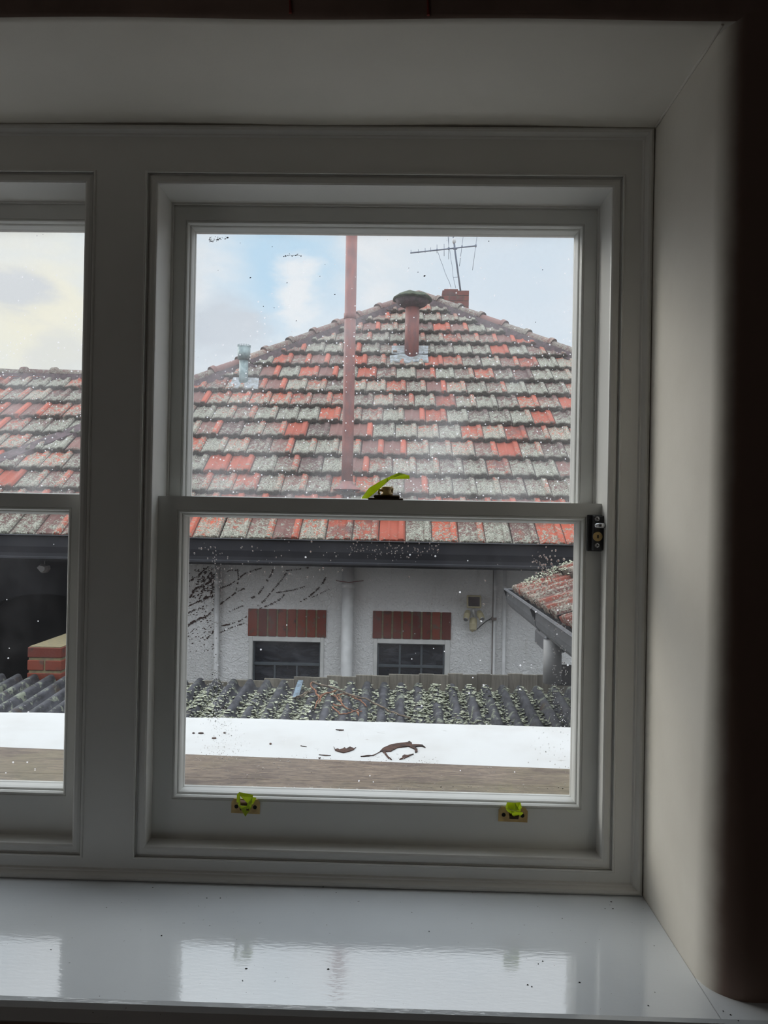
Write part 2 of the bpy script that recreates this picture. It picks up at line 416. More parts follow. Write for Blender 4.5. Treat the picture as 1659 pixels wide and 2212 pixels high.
c = t.mix(t.ramp(t.noise(18, 5), .5, .72), c, t.mix(sc.outputs[1], lin(62, 38, 34), lin(92, 78, 68)))
t.out(c, .8, 0, t.bump(t.noise(60, 4), .5, .003), .3)
M_mort2 = simple('lichened_mortar', lin(128, 116, 84), .95, 0, 40, .4, 80, .6, .005, col2=lin(108, 100, 80))
m, t = new('lime_green_tape'); M_tape = m
b = t.out(t.mix(t.ramp(t.noise(40, 3), .35, .65), lin(190, 206, 66), lin(164, 184, 44)), .3, 0, t.bump(t.noise(160, 3), .4, .002), .5)
tl = t.n('ShaderNodeBsdfTranslucent'); t.put(tl.inputs[0], lin(220, 232, 80)); mx = t.n('ShaderNodeMixShader'); mx.inputs[0].default_value = .5
t.L.new(b.outputs[0], mx.inputs[1]); t.L.new(tl.outputs[0], mx.inputs[2])
oo = [n for n in m.node_tree.nodes if n.type == 'OUTPUT_MATERIAL'][0]; t.L.new(mx.outputs[0], oo.inputs[0])
m, t = new('rain_water'); M_water = m
g = t.n('ShaderNodeBsdfGlass'); g.inputs['IOR'].default_value = 1.33; g.inputs['Roughness'].default_value = 0
o = t.n('ShaderNodeOutputMaterial'); t.L.new(g.outputs[0], o.inputs[0])
m, t = new('house_pane_glass'); M_housepane = m
n1 = t.noise(7, 5, t.obj((.5, 1, 1.6)), .6, 1)
t.out(t.mix(t.ramp(n1, .45, .7), (.008, .010, .016), (.045, .05, .062)), .12, 0, t.bump(t.noise(4, 2), .2, .01), .6)
# ================================================================ THE ROOM
RX, RT, RB = .4305, .6825, -.6487          # window recess: right side, head, sill height
RL = -1.425
WY = -.285                                   # face of the wall towards the room
OPR = (-.4573, .379, -.609, .600)            # right window opening
OPL = (-1.390, -.554, -.609, .600)
mb = MB(); mb.box((-2.8, -4.6, -EYE-.05), (1.9, .0, -EYE)); struct(mb.build('floor', M_floor), 'dark floorboards of the room')
mb = MB(); mb.box((-2.8, -4.6, 1.15), (1.9, WY, 1.2)); struct(mb.build('ceiling', M_ceil), 'plain painted ceiling of the room')
mb = MB(); mb.box((-2.85, -4.6, -EYE), (-2.78, WY, 1.15)); struct(mb.build('wall_left', M_darkwall), 'dark brown left wall of the room')
mb = MB(); mb.box((1.85, -4.6, -EYE), (1.9, WY, 1.15)); struct(mb.build('wall_right', M_darkwall), 'dark brown right wall of the room')
mb = MB(); mb.box((-2.8, -4.65, -EYE), (1.9, -4.6, 1.15)); struct(mb.build('wall_back', M_darkwall), 'dark brown back wall of the room')
m, t = new('window_wall_painted_shade'); M_wallshade = m
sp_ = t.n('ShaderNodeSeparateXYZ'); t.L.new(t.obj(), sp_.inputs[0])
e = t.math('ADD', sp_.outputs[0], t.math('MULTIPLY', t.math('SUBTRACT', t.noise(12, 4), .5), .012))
c = t.mix(t.ramp(e, RX+.003, RX+.027), t.mix(t.ramp(t.noise(5, 5), .35, .75), (.74, .70, .63), (.68, .64, .57)), (.25, .175, .145))  # cream fades to dark round the arris: soft shade put into the colour
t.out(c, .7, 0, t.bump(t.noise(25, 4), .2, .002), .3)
# front wall with its deep plastered recess (rounded arris on the right and at the head)
mb = MB()
def arc(cx, cy, r, a0, a1, n): return [(cx+r*math.cos(math.radians(a0+(a1-a0)*i/n)), cy+r*math.sin(math.radians(a0+(a1-a0)*i/n))) for i in range(n+1)]
rr = .030
zs = [-EYE+0.0, RB-.06, RB-.03, RB, -.45, -.2, .2, .5, RT, RT+.013]
def rad_at(z): return rr*(1+1.0*max(0, min(1, (-.15-z)/.45)))
arcs = []
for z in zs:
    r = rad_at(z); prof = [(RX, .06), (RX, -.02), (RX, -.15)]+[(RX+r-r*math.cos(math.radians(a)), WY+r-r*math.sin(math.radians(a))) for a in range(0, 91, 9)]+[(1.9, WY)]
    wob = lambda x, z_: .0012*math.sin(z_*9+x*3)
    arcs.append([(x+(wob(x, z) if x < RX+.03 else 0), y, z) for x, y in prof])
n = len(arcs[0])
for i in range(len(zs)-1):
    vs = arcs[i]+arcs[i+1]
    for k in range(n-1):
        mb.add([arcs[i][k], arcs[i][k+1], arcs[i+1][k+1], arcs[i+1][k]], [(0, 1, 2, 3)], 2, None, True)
# head: recess soffit with small rounded arris
hp = [(.06, 0), (-.02, 0), (-.15, 0)]+[(WY+.012-.012*math.sin(math.radians(a)), .012-.012*math.cos(math.radians(a))) for a in range(0, 91, 15)]
for k in range(len(hp)-1):
    (y0, h0), (y1, h1) = hp[k], hp[k+1]
    xs = [RL+(RX+.03-RL)*i/40 for i in range(41)]
    for i in range(40):
        d0 = .0015*math.sin(xs[i]*11); d1 = .0015*math.sin(xs[i+1]*11)
        mb.add([(xs[i], y0, RT+h0+d0), (xs[i+1], y0, RT+h0+d1), (xs[i+1], y1, RT+h1+d1), (xs[i], y1, RT+h1+d0)], [(0, 1, 2, 3)], 0 if k < 6 else 1, None, True)
mb.add([(RL, WY+.0004, RT+.009), (1.9, WY+.0004, RT+.009), (1.9, WY, 1.2), (RL, WY, 1.2)], [(0, 1, 2, 3)], 1)
mb.add([(-2.8, WY, -EYE), (RL, WY, -EYE), (RL, WY, 1.2), (-2.8, WY, 1.2)], [(0, 1, 2, 3)], 1)
mb.add([(RL, WY, RB-.1), (RL, .06, RB-.1), (RL, .06, RT), (RL, WY, RT)], [(0, 1, 2, 3)], 0)
mb.add([(RL, WY, -EYE), (RX+.03, WY, -EYE), (RX+.03, WY, RB-.03), (RL, WY, RB-.03)], [(0, 1, 2, 3)], 1)
# outer leaf and core
mb.box((OPR[1]+.008, .06, -3.2), (2.4, .15, 2.2), 1); mb.box((-3.2, .06, -3.2), (OPL[0]-.008, .15, 2.2), 1)
mb.box((OPL[0]-.008, .06, OPR[3]+.008), (OPR[1]+.008, .15, 2.2), 1); mb.box((OPL[0]-.008, .06, -3.2), (OPR[1]+.008, .15, OPR[2]-.008), 1)
mb.box((OPL[1]+.008, .03, OPR[2]), (OPR[0]-.008, .15, OPR[3]), 1)
wf = struct(mb.build('wall_front', [M_reveal, M_darkwall, M_wallshade], fix=False, origin=(0, 0, 0), weld=True), 'window wall, dark brown to the room with cream plastered recess')
M_stain = simple('reddish_brown_drips', lin(120, 40, 26), .8)
for px, ln in ((627, .012), (925, .010)):
    p = P(px, 44, WY-.001); mb = MB(); mb.tube([(p.x, WY-.0004, RT+ln-.004), (p.x-.001, WY-.0006, RT+.03), (p.x+.001, WY-.0006, RT+.07), (p.x-.002, WY-.0004, RT+.2)], [.0022, .0016, .002, .001], 6)
    o = mb.build('paint_drip', M_stain, wf); o['label'] = 'reddish brown paint drip above the recess'
mb = MB(); mb.tube([(RX-.0005, WY+.006, RT-.0005), (RX-.0008, -.20, RT-.0012), (RX-.0004, -.10, RT-.0004), (RX-.0008, -.014, RT-.0010)], [.0022, .0028, .0022, .0026], 8)
mb.build('plaster_joint', M_reveal, wf)
# window board
mb = MB()
zt = RB; f = -.33
pr = [(0.02, zt-.032), (0.02, zt), (f+.010, zt), (f+.004, zt-.002), (f, zt-.008), (f, zt-.026), (f+.006, zt-.032)]
mb.extrude([(y, z) for y, z in pr], (RL-.02, 0, 0), (RX+.0005, 0, 0), (0, 1, 0), (0, 0, 1))
pr2 = [(WY+.05, zt-.032), (WY+.05, zt), (f+.010, zt), (f+.004, zt-.002), (f, zt-.008), (f, zt-.026), (f+.006, zt-.032)]
mb.extrude([(y, z) for y, z in pr2], (RX, 0, 0), (RX+.12, 0, 0), (0, 1, 0), (0, 0, 1))
struct(mb.build('trim_2', M_sillboard), 'wide glossy white window board')
# casing
mb = MB()
CO = (RL, RX, RB, RT)
CI = (-1.41, .412, -.630, .664)              # inner edge of cover moulding
mp = [(0, .02), (0, -.006), (.002, -.010), (.006, -.012), (.010, -.011), (.013, -.007), (.0145, -.004), (.0165, -.004), (.0185, 0), (.0185, .02)]
mb.ring(CO, mp)
zt0, zt1 = OPR[3], RT-.01
mb.box((RL, 0, zt0), (RX, .03, zt1)); mb.box((RL, 0, RB+.002), (RX, .03, OPR[2]))
mb.box((OPR[1], 0, OPR[2]), (RX, .03, zt0)); mb.box((OPL[1], 0, OPR[2]), (OPR[0], .03, zt0)); mb.box((RL, 0, OPR[2]), (OPL[0], .03, zt0))
for R in (OPR, OPL):
    mb.ring(R, [(-.0045, .003), (-.0045, -.0008), (-.003, -.0022), (-.001, -.0022), (0, -.0005), (0, .003)])
struct(mb.build('trim_1', M_frame), 'white painted window casing and mullion')
# sash windows
def glaze(mb, G, O, yf, yg, yb):
    """sash ring: outer rect O, glass sight rect G, face yf, glass yg, back yb, moulded inner edge"""
    g = lambda a: (G[0]-a, G[1]+a, G[2]-a, G[3]+a)
    mw = .0125
    lp = [(*O, yf), (*g(mw+.0012), yf), (*g(mw), yf+.0016), (*g(mw-.001), yf+.0002), (*g(mw-.0035), yf+.0008), (*g(mw-.0055), yf+.0045),
          (*g(mw-.0062), yf+.0085), (*g(mw-.0072), yf+.0085), (*g(mw-.009), yf+.0105), (*g(mw-.0105), yf+.0165),
          (*g(.0012), yg-.003), (*g(0), yg-.0002), (*g(0), yg+.004), (*g(.003), yb), (*O, yb)]
    mb.loops(lp)
def make_window(R, nm, dx, lab):
    W = struct(bpy.data.objects.new(nm, None), lab); C.objects.link(W); W.location = ((R[0]+R[1])/2, .06, R[2])
    x0, x1, z0, z1 = R
    # staff bead + pulley stile lining + parting bead
    mb = MB()
    mb.ring(R, [(0, .002), (.0006, .0048), (.0018, .0048), (.003, .0035), (.008, .0026), (.0135, .0028), (.0165, .0045), (.0175, .0075), (.0175, .0365), (0, .0365)])
    mb.build('staff_bead', M_frame, W)
    mb = MB()
    mb.ring(R, [(0, .0365), (.0172, .0365), (.0172, .0825), (.0205, .083), (.0205, .0868), (.0172, .0872), (.0172, .155), (-.01, .155), (-.01, .03)])
    mb.build('window_frame', M_frame, W)
    Gu = (x0+.0555, x1-.057, .032, .5385); Ou = (x0+.013, x1-.013, .0, .5865)
    Gl = (x0+.066 if nm == 'window_1' else x0+.06, x1-.058, -.507, -.0085); Ol = (x0+.0145, x1-.0145, -.5975, .029)
    us = MB(); glaze(us, Gu, Ou, .088, .114, .130); u = us.build('upper_sash', M_sash, W)
    ls = MB(); glaze(ls, Gl, Ol, .0375, .069, .0815); l = ls.build('lower_sash', M_sash, W)
    for G, y, par, mt in ((Gu, .115, u, M_glass_up), (Gl, .070, l, M_glass_lo)):
        g = MB(); g.box((G[0]-.006, y, G[2]-.006), (G[1]+.006, y+.003, G[3]+.006)); g.build('pane', mt, par)
    return W
make_window(OPR, 'window_1', 0, 'right-hand white sash window')
make_window(OPL, 'window_2', 0, 'left-hand white sash window, cut off by the photo edge')
# faint specks of dirt on the window board
mb = MB()
for px, py in ((927, 2012), (960, 1921), (740, 1915), (500, 1897), (447, 1940), (476, 1940), (698, 1916), (1307, 1963), (1324, 1963), (1320, 1948), (1413, 2043),
               (1163, 2082), (1172, 2076), (1140, 2127), (1252, 2122), (1400, 2172), (1562, 2184), (1578, 2192), (1595, 2205), (524, 2118), (709, 2093), (349, 2021), (726, 1928), (532, 2092), (1149, 2131), (110, 2051), (330, 1917)):
    p = PZ(px, py, RB+.0004)
    r = rnd.uniform(.0006, .0014)
    k = 7; mb.add([(p.x+r*math.cos(6.283*i/k)*rnd.uniform(.8, 2.0), p.y+r*math.sin(6.283*i/k), RB+.0004) for i in range(k)]+[(p.x, p.y, RB+.0013)], [(i, (i+1) % k, k) for i in range(k)])
tag(mb.build('dirt_specks', M_black), 'tiny dark specks of dirt scattered over the glossy window board', 'dirt', kind='stuff')
# ---------------------------------------------------------------- sash lifts
def sash_lift(cx, cz, tilt, label, hook):
    y = .0375
    T = thing('sash_lift', label, 'window fitting', (cx, y, cz-.014), 'brass sash lifts on the bottom rail')
    w_, h_ = .026, .013
    ol = [(-w_, -h_), (w_, -h_), (w_, h_*.55), (w_*.82, h_), (-w_*.82, h_), (-w_, h_*.55)]
    R = Matrix.Rotation(math.radians(tilt), 3, 'Y')
    def q(x, z, yy): v = R @ Vector((x, 0, z)); return (cx+v.x, yy, cz+v.z)
    mb = MB(); n = len(ol)
    mb.add([q(a, b, y-.0016) for a, b in ol]+[q(a, b, y+.0002) for a, b in ol], [tuple(range(n))]+[(i, (i+1) % n, n+(i+1) % n, n+i) for i in range(n)])
    mb.build('backplate', M_brass, T)
    for sx in (-1, 1):
        mb = MB(); v = q(sx*.0168, -.001, 0); mb.lathe((v[0], y-.0013, v[2]), [(.0036, 0), (.0036, .0006)], 14, (0, -1, 0)); mb.build('screw_hole', M_black, T)
    # hooked finger grip
    mb = MB(); pts = []
    for i in range(9):
        a = math.pi*i/8; pts.append((y-.001-.013*math.sin(a*.62), h_*.9-.010*(1-math.cos(a*.62))))
    vs = []; fs = []
    for i, (yy, z_) in enumerate(pts):
        ww = .0105*(1-.25*i/8)
        vs += [q(-ww, z_, yy), q(ww, z_, yy), q(ww, z_-.0018, yy+.0016), q(-ww, z_-.0018, yy+.0016)]
    for i in range(8):
        for k in range(4): fs.append((i*4+k, i*4+(k+1) % 4, (i+1)*4+(k+1) % 4, (i+1)*4+k))
    mb.add(vs, fs+[(0, 1, 2, 3), (32, 33, 34, 35)]); mb.build('hook', M_brassdark, T)
    return T
a = P(531, 1741, .0375); sash_lift(a.x, a.z, 1, 'left one of two brass sash lifts on the bottom rail, wrapped in pointed tape', 0)
b = P(1108, 1759, .0375); sash_lift(b.x, b.z, 1, 'right one of two brass sash lifts on the bottom rail, under crumpled green tape', 0)
def tape(pts, label, Y):
    """crumpled tape: pts = list of polygons [(px,py,depth offset)...], each given thickness"""
    mb = MB()
    for poly in pts:
        f_ = [P(x, y, Y-d) for x, y, d in poly]
        nrm = (f_[1]-f_[0]).cross(f_[2]-f_[0]).normalized()*.00022
        n = len(f_); mb.add([p+nrm for p in f_]+[p-nrm for p in f_], [tuple(range(n)), tuple(range(n, 2*n))[::-1]]+[(i, (i+1) % n, n+(i+1) % n, n+i) for i in range(n)])
    return tag(mb.build('painters_tape', M_tape), label, 'tape')
tape([[(512,1716,.014),(517,1711,.016),(519,1724,.018),(516,1734,.016),(511,1733,.012)],
      [(517,1711,.016),(547,1717,.016),(546,1722,.019),(519,1720,.02)],
      [(519,1720,.020),(546,1722,.019),(535,1736,.014),(527,1722,.012)],
      [(546,1722,.019),(554,1723,.012),(546,1738,.013),(535,1736,.017)],
      [(546,1722,.019),(535,1736,.017),(533,1748,.016),(543,1745,.013)],
      [(516,1734,.016),(519,1724,.018),(517,1740,.019),(520,1747,.017),(514,1738,.013)],
      [(520,1747,.017),(533,1741,.019),(535,1736,.017),(543,1745,.012),(530,1764,.006)],
      [(517,1740,.019),(533,1741,.016),(531,1750,.015),(520,1747,.017)]],
     'lime green tape scrap with a pointed tail on the left sash lift', .0375)
tape([[(1095,1733,.018),(1112,1734,.019),(1122,1750,.022),(1113,1752,.024),(1097,1747,.021),(1092,1744,.016)],
      [(1112,1734,.019),(1124,1733,.017),(1119,1744,.020),(1114,1749,.022)],
      [(1124,1733,.017),(1127,1744,.012),(1124,1753,.014),(1116,1752,.018),(1119,1744,.020)],
      [(1092,1744,.019),(1105,1751,.022),(1116,1753,.022),(1103,1757,.017),(1095,1752,.013)],
      [(1104,1752,.021),(1128,1754,.017),(1130,1757,.013),(1124,1763,.012),(1113,1766,.012),(1106,1760,.016)]],
     'crumpled lime green tape blob on the right sash lift', .0375)
# sash fastener on the meeting rail with a tape ribbon
a = P(833, 1077, .05)
T = thing('sash_fastener', 'dark brass sash fastener on top of the meeting rail, holding a green ribbon of tape', 'window fitting', (a.x, .055, .029))
cx = a.x
mb = MB(); mb.bbox((cx-.032, .044, .029), (cx+.032, .070, .0325), .001); mb.bbox((cx-.022, .045, .0325), (cx+.026, .068, .038), .002); mb.build('base', M_brassdark, T)
mb = MB(); mb.lathe((cx+.002, .056, .038), [(.011, 0), (.011, .003), (.009, .005), (.0085, .010), (.011, .012), (.011, .0145), (.004, .016)], 18); mb.build('cam', M_brass, T)
mb = MB(); mb.tube([(cx-.001, .056, .0455), (cx-.012, .050, .047), (cx-.013, .047, .042), (cx-.011, .046, .039)], [.0022, .0024, .0024, .002], 8)
mb.tube([(cx+.010, .056, .038), (cx+.012, .056, .05), (cx+.010, .056, .054)], [.0026, .0024, .0018], 8); mb.build('lever', M_brass, T)
tape([[(780,1077,0),(795,1077,.002),(813,1062,.006),(797,1054,.012)],
      [(797,1054,.012),(813,1062,.006),(830,1046,.004),(838,1040,.006),(838,1031,.010),(822,1039,.014)],
      [(838,1031,.010),(862,1021,.014),(872,1024,.010),(850,1030,.006),(830,1046,.004)],
      [(862,1021,.014),(884,1027,.006),(885,1034,.004),(842,1035,.002),(832,1044,.003),(850,1030,.008)]],
     'lime green tape ribbon rising from the sash fastener on the meeting rail', .055)
# sash lock on the right stile
y = .0375; a0 = P(1268, 1112, y); a1 = P(1303, 1191, y)
T = thing('sash_lock', 'dark grey keyed sash lock with two screws on the right stile', 'window fitting', ((a0.x+a1.x)/2, y, a1.z))
mb = MB(); mb.bbox((a0.x, y-.006, a1.z), (a1.x, y, a0.z), .001); mb.bbox((a0.x+.007, y-.017, a1.z+.002), (a1.x+.0015, y-.003, a0.z-.001), .0015); mb.build('case', M_lock, T)
for py in (1121, 1178):
    c_ = P(1290, py, y-.017); mb = MB(); mb.lathe(c_, [(.0045, 0), (.0042, .0006), (.003, .0008)], 14, (0, -1, 0), 0)
    for an in (0, 90):
        R = Matrix.Rotation(math.radians(an+20), 3, 'Y'); mb.box((c_.x-.0026, c_.y-.0011, c_.z-.0005), (c_.x+.0026, c_.y-.0005, c_.z+.0005), 1, R)
    mb.build('screw', [M_steel, M_black], T)
c_ = P(1291, 1159, y-.017); mb = MB(); mb.lathe(c_, [(.0085, 0), (.0085, .0008), (.0078, .0012), (.0078, .002)], 20, (0, -1, 0)); mb.box((c_.x-.0012, c_.y-.0026, c_.z-.003), (c_.x+.0012, c_.y-.0019, c_.z+.003), 1); mb.build('key_cylinder', [M_brass, M_black], T)
p0 = P(1287, 1135, y-.017); p1 = P(1306, 1135, y-.024)
mb = MB(); mb.tube([(p0.x, y-.016, p0.z), (p0.x+.001, y-.022, p0.z), (p0.x+.006, y-.025, p0.z), (p1.x, y-.025, p0.z)], [.0042, .0046, .0048, .0044], 12); mb.build('push_knob', M_steel, T)
# frame added on the left wall around the unseen fill light
mb = MB()
for (ya, yb, za, zb) in ((-2.65, -1.35, -.56, -.50), (-2.65, -1.35, .80, .86), (-2.65, -2.57, -.56, .86), (-1.43, -1.35, -.56, .86)):
    mb.box((-2.78, ya, za), (-2.73, yb, zb))
struct(mb.build('fill_light_frame', M_frame), 'white frame added around the unseen fill light on the left wall')
# ================================================================ OUTSIDE
mb = MB(); mb.box((-30, .2, -3.4), (30, 40, -3.3)); struct(mb.build('ground', M_ground), 'paved yard far below the window')
# outer timber sill and the white capping beyond it
mb = MB()
xs = [-2.0+.1*i for i in range(41)]
def lerp_px(tab, X, Z):
    pts = [PZ(px, py, Z) for px, py in tab]
    for a, b in zip(pts, pts[1:]):
        if X <= b.x or b is pts[-1]:
            k = (X-a.x)/(b.x-a.x); return a.y+(b.y-a.y)*k
near = [(0, 1625), (395, 1637), (1232, 1673)]; far = [(0, 1538), (395, 1551), (1235, 1571)]
ZC = -.545
nr = [lerp_px([near[0], near[-1]], x, ZC) for x in xs]; fr = [lerp_px([far[0], far[-1]], x, ZC) for x in xs]
for i in range(40):
    x0, x1 = xs[i], xs[i+1]; mb.add([(x0, .135, -.515), (x1, .135, -.515), (x1, nr[i+1]-.004, -.532), (x0, nr[i]-.004, -.532), (x0, nr[i]-.004, -.60), (x1, nr[i+1]-.004, -.60), (x0, .135, -.60), (x1, .135, -.60)],
           [(0, 1, 2, 3), (3, 2, 5, 4), (4, 5, 7, 6), (6, 7, 1, 0)])
for R_o in (OPR, OPL):
    xa, xb = R_o[0]+.0205, R_o[1]-.0205
    mb.add([(xa, .0825, -.5125), (xb, .0825, -.5125), (xb, .134, -.515), (xa, .134, -.515), (xa, .0825, -.588), (xb, .0825, -.588), (xb, .134, -.588), (xa, .134, -.588)], [(0, 1, 2, 3), (0, 4, 5, 1), (2, 6, 7, 3)])
o = mb.build('outer_sill', M_brownwood); tag(o, 'wet brown weathered timber sill board just outside the window panes', 'sill')
T = thing('parapet', 'white painted timber capped parapet with flaking rotten patches outside the window', 'parapet', (0, .45, -3.3))
mb = MB()
def hz(x, y): return ZC+.0022*noise.noise(Vector((x*4, y*9, 0)))+.0012*noise.noise(Vector((x*14, y*30, 2)))
NX = 160; NY = 14
xs2 = [-2.0+4.0*i/NX for i in range(NX+1)]
vs = []
for x in xs2:
    a = lerp_px([near[0], near[-1]], x, ZC); b = lerp_px([far[0], far[-1]], x, ZC)
    for j in range(NY+1): y = a+(b-a)*j/NY; vs.append((x, y+(.002*noise.noise(Vector((x*9, 3, 1))) if j == NY else 0), hz(x, y)))
    vs.append((x, b+.004, ZC-.05)); vs.append((x, a-.004, ZC-.05))
k = NY+3; fs = []
for i in range(NX):
    for j in range(NY+1): fs.append((i*k+j, i*k+j+1, (i+1)*k+j+1, (i+1)*k+j))
    fs.append((i*k+NY+1, i*k+NY+2, (i+1)*k+NY+2, (i+1)*k+NY+1)); fs.append((i*k+NY+2, i*k, (i+1)*k, (i+1)*k+NY+2))
mb.add(vs, fs, 0, None, True); mb.build('capping', M_whitecap, T)
def zp5(x, y, sc=5.352, ox=640, oy=1440): return (ox+x/sc, oy+y/sc)
def patch(name, poly, z, th, m, par, jit=0):
    mb = MB(); pts = []
    for i, (x, y) in enumerate(poly):
        xn, yn = poly[(i+1) % len(poly)]; L = math.hypot(xn-x, yn-y); ns = max(1, int(L/11))
        for q in range(ns):
            k = q/ns; j = min(1.6, L*.05); pts.append(PZ(*zp5(x+(xn-x)*k+rnd.uniform(-j, j), y+(yn-y)*k+rnd.uniform(-j, j)*.7), z))
    n = len(pts); mb.add([p+Vector((0, 0, th)) for p in pts]+[p-Vector((0, 0, .004)) for p in pts], [tuple(f_) for f_ in tessellate_polygon([pts])]+[(i, (i+1) % n, n+(i+1) % n, n+i) for i in range(n)])
    return mb.build(name, m, par)
patch('rotten_patch', [(745,1045),(830,1030),(890,1035),(960,995),(1000,950),(1040,930),(1100,905),(1200,890),(1290,880),(1305,868),(1335,885),(1340,905),(1420,905),(1460,912),(1495,940),(1455,925),(1400,925),(1370,940),(1400,960),(1402,990),(1375,1000),(1370,960),(1300,925),(1180,940),(1130,965),(1095,985),(1030,992),(1060,1040),(1105,1080),(1060,1060),(1020,1015),(990,985),(900,1025),(840,1040)], ZC, .0022, M_rot, T)
patch('rotten_patch', [(1225,1042),(1250,1025),(1280,1032),(1360,1015),(1300,1042),(1250,1065),(1190,1078),(1230,1060)], ZC, .0022, M_rot, T)
patch('rotten_patch', [(432,930),(450,965),(480,955),(500,965),(540,955),(560,940),(575,958),(620,933),(665,952),(690,940),(660,968),(600,990),(545,1002),(490,990),(450,975)], ZC, .0022, M_rot, T)
for poly in ([(455,732),(550,736),(500,740)], [(860,1100),(800,1108),(850,1112)], [(255,1060),(285,1058),(270,1070)], [(50,920),(120,932),(70,926)], [(1230,1130),(1265,1128),(1240,1138)], [(260,1025),(400,1032),(330,1036)]):
    patch('rotten_patch', poly, ZC, .0020, M_rot, T)
for x0, y0, w in ((150, 775, 25), (235, 775, 55), (512, 772, 30), (388, 833, 45), (1040, 898, 22)):     # small blisters at the left end
    q = [zp5(x0+w*math.cos(a*.785)*.6, y0+7*math.sin(a*.785), 5.352, 390, 1440) for a in range(8)]
    pts = [PZ(*p, ZC) for p in q]; mb = MB(); mb.add([p+Vector((0, 0, .0022)) for p in pts]+[p-Vector((0, 0, .003)) for p in pts], [tuple(range(8))]+[(i, (i+1) % 8, 8+(i+1) % 8, 8+i) for i in range(8)]); mb.build('rotten_patch', M_rot, T)
mb = MB(); mb.box((-2.0, .32, -3.3), (2.0, .60, ZC-.05)); mb.build('wall', M_render, T)
# corrugated fibre-cement shed roof
def corr_z(x, y): return -1.466+.07*y+.028*(math.tanh(1.6*math.sin(2*math.pi*x/.118))/math.tanh(1.6))+.004*noise.noise(Vector((x*2, y*2, 0)))
T = thing('shed', 'low shed with a mossy dark grey corrugated sheet roof, in front of the paling fence', 'shed', (-1.5, 2.4, -3.3))
mb = MB(); NXc = 900; ys = [.95, 1.7, 2.3, 2.8, 3.3, 3.9]; X0, X1 = -5.6, 1.28
vs = []
for th in (0, -.008):
    for i in range(NXc+1):
        x = X0+(X1-X0)*i/NXc
        for y in ys: vs.append((x, y, corr_z(x, y)+th))
k = len(ys); fs = []; off = (NXc+1)*k
for i in range(NXc):
    for j in range(k-1):
        fs.append((i*k+j, (i+1)*k+j, (i+1)*k+j+1, i*k+j+1)); fs.append((off+i*k+j, off+i*k+j+1, off+(i+1)*k+j+1, off+(i+1)*k+j))
    fs.append((i*k+k-1, (i+1)*k+k-1, off+(i+1)*k+k-1, off+i*k+k-1)); fs.append((i*k, off+i*k, off+(i+1)*k, (i+1)*k))
mb.add(vs, fs, 0, None, True); mb.build('corrugated_sheet', M_corr, T, fix=False)
mb = MB(); mb.box((-5.5, 1.1, -3.3), (1.2, 1.2, -1.5)); mb.box((-5.5, 3.7, -3.3), (1.2, 3.8, -1.3)); mb.build('wall', M_brick, T, 'tile')
mb = MB()
for i in range(20000):
    y = rnd.uniform(2.9, 3.88); x = rnd.uniform(-2.3, 1.27)
    ph = (x/.118) % 1
    band = noise.noise(Vector((round(x/.118)*3.7, y*1.6, 4)))+.9*noise.noise(Vector((x*1.4, y*1.1, 9)))
    wgt = .34+.75*band+(.18 if .42 < ph < 1.0 else -.32)-(.5 if x > 1.15 else 0)-(.55 if x < -2.0 else 0)
    if rnd.random() > wgt: continue
    z = corr_z(x, y); r = rnd.uniform(.005, .017); a0 = rnd.uniform(0, 6.28); kk = 6; lift = rnd.uniform(.2, .9)
    vs = [(x, y, z+.001)]+[(x+r*1.25*math.cos(a0+6.283*j/kk)*rnd.uniform(.7, 1.2), y+r*math.sin(a0+6.283*j/kk), z+.001+r*lift*rnd.uniform(.1, 1.0)) for j in range(kk)]
    mb.add(vs, [(0, j+1, (j+1) % kk+1) for j in range(kk)])
o = mb.build('lichen', M_lichen, T, fix=False); o['kind'] = 'stuff'
def onroof(px, py, h=0):
    d = ray(px, py); # z = -1.466 + .07 y + h
    k = (-1.466+.07*CP.y+h)/(d.z-.07*d.y); return CP+d*k
# dead boughs lying on the shed roof
T = thing('dead_branch', 'orange brown dead branch with twisted twigs lying across the mossy shed roof', 'branch', tuple(onroof(800, 1510, .02)))
def bough(pts, r0, r1, m, name, hs=None, sc=5.352):
    mb = MB(); pp = []
    for i, (x, y) in enumerate(pts): pp.append(onroof(*zp5(x, y), (hs[i] if hs else .035)))
    n = len(pp); out = []
    for i in range(n-1):
        for q in range(4):
            k = q/4; out.append(pp[i].lerp(pp[i+1], k)+Vector((noise.noise(Vector((i*3+k*2, r0*900, 1)))*.006, 0, noise.noise(Vector((i*3+k*2, 5, r0*500)))*.006)))
    out.append(pp[-1]); mb.tube(out, [r0+(r1-r0)*i/(len(out)-1) for i in range(len(out))], 7); mb.build(name, m, T)
bough([(180,180),(300,215),(400,235),(480,265),(560,300),(640,330),(720,350),(830,385),(900,420),(1000,475),(1060,510),(1180,550),(1320,595)], .0075, .005, M_greytwig, 'stem', [.07,.06,.06,.06,.055,.05,.05,.045,.04,.035,.03,.03,.035])
bough([(480,265),(420,290),(340,310),(290,340),(270,355)], .007, .005, M_bark, 'twig')
bough([(270,355),(240,320),(215,270),(170,230),(165,200),(185,178)], .006, .0045, M_bark, 'twig', [.04,.05,.06,.07,.075,.07])
bough([(270,355),(245,400),(225,440),(215,490)], .0055, .003, M_bark, 'twig')
bough([(290,345),(270,400),(262,430)], .005, .003, M_bark, 'twig')
bough([(340,310),(300,325),(260,345)], .006, .005, M_bark, 'twig')
bough([(440,330),(480,370),(520,420),(550,455),(560,470),(610,495),(680,510),(720,495)], .006, .003, M_bark, 'twig')
bough([(430,435),(480,455),(550,460)], .005, .004, M_bark, 'twig')
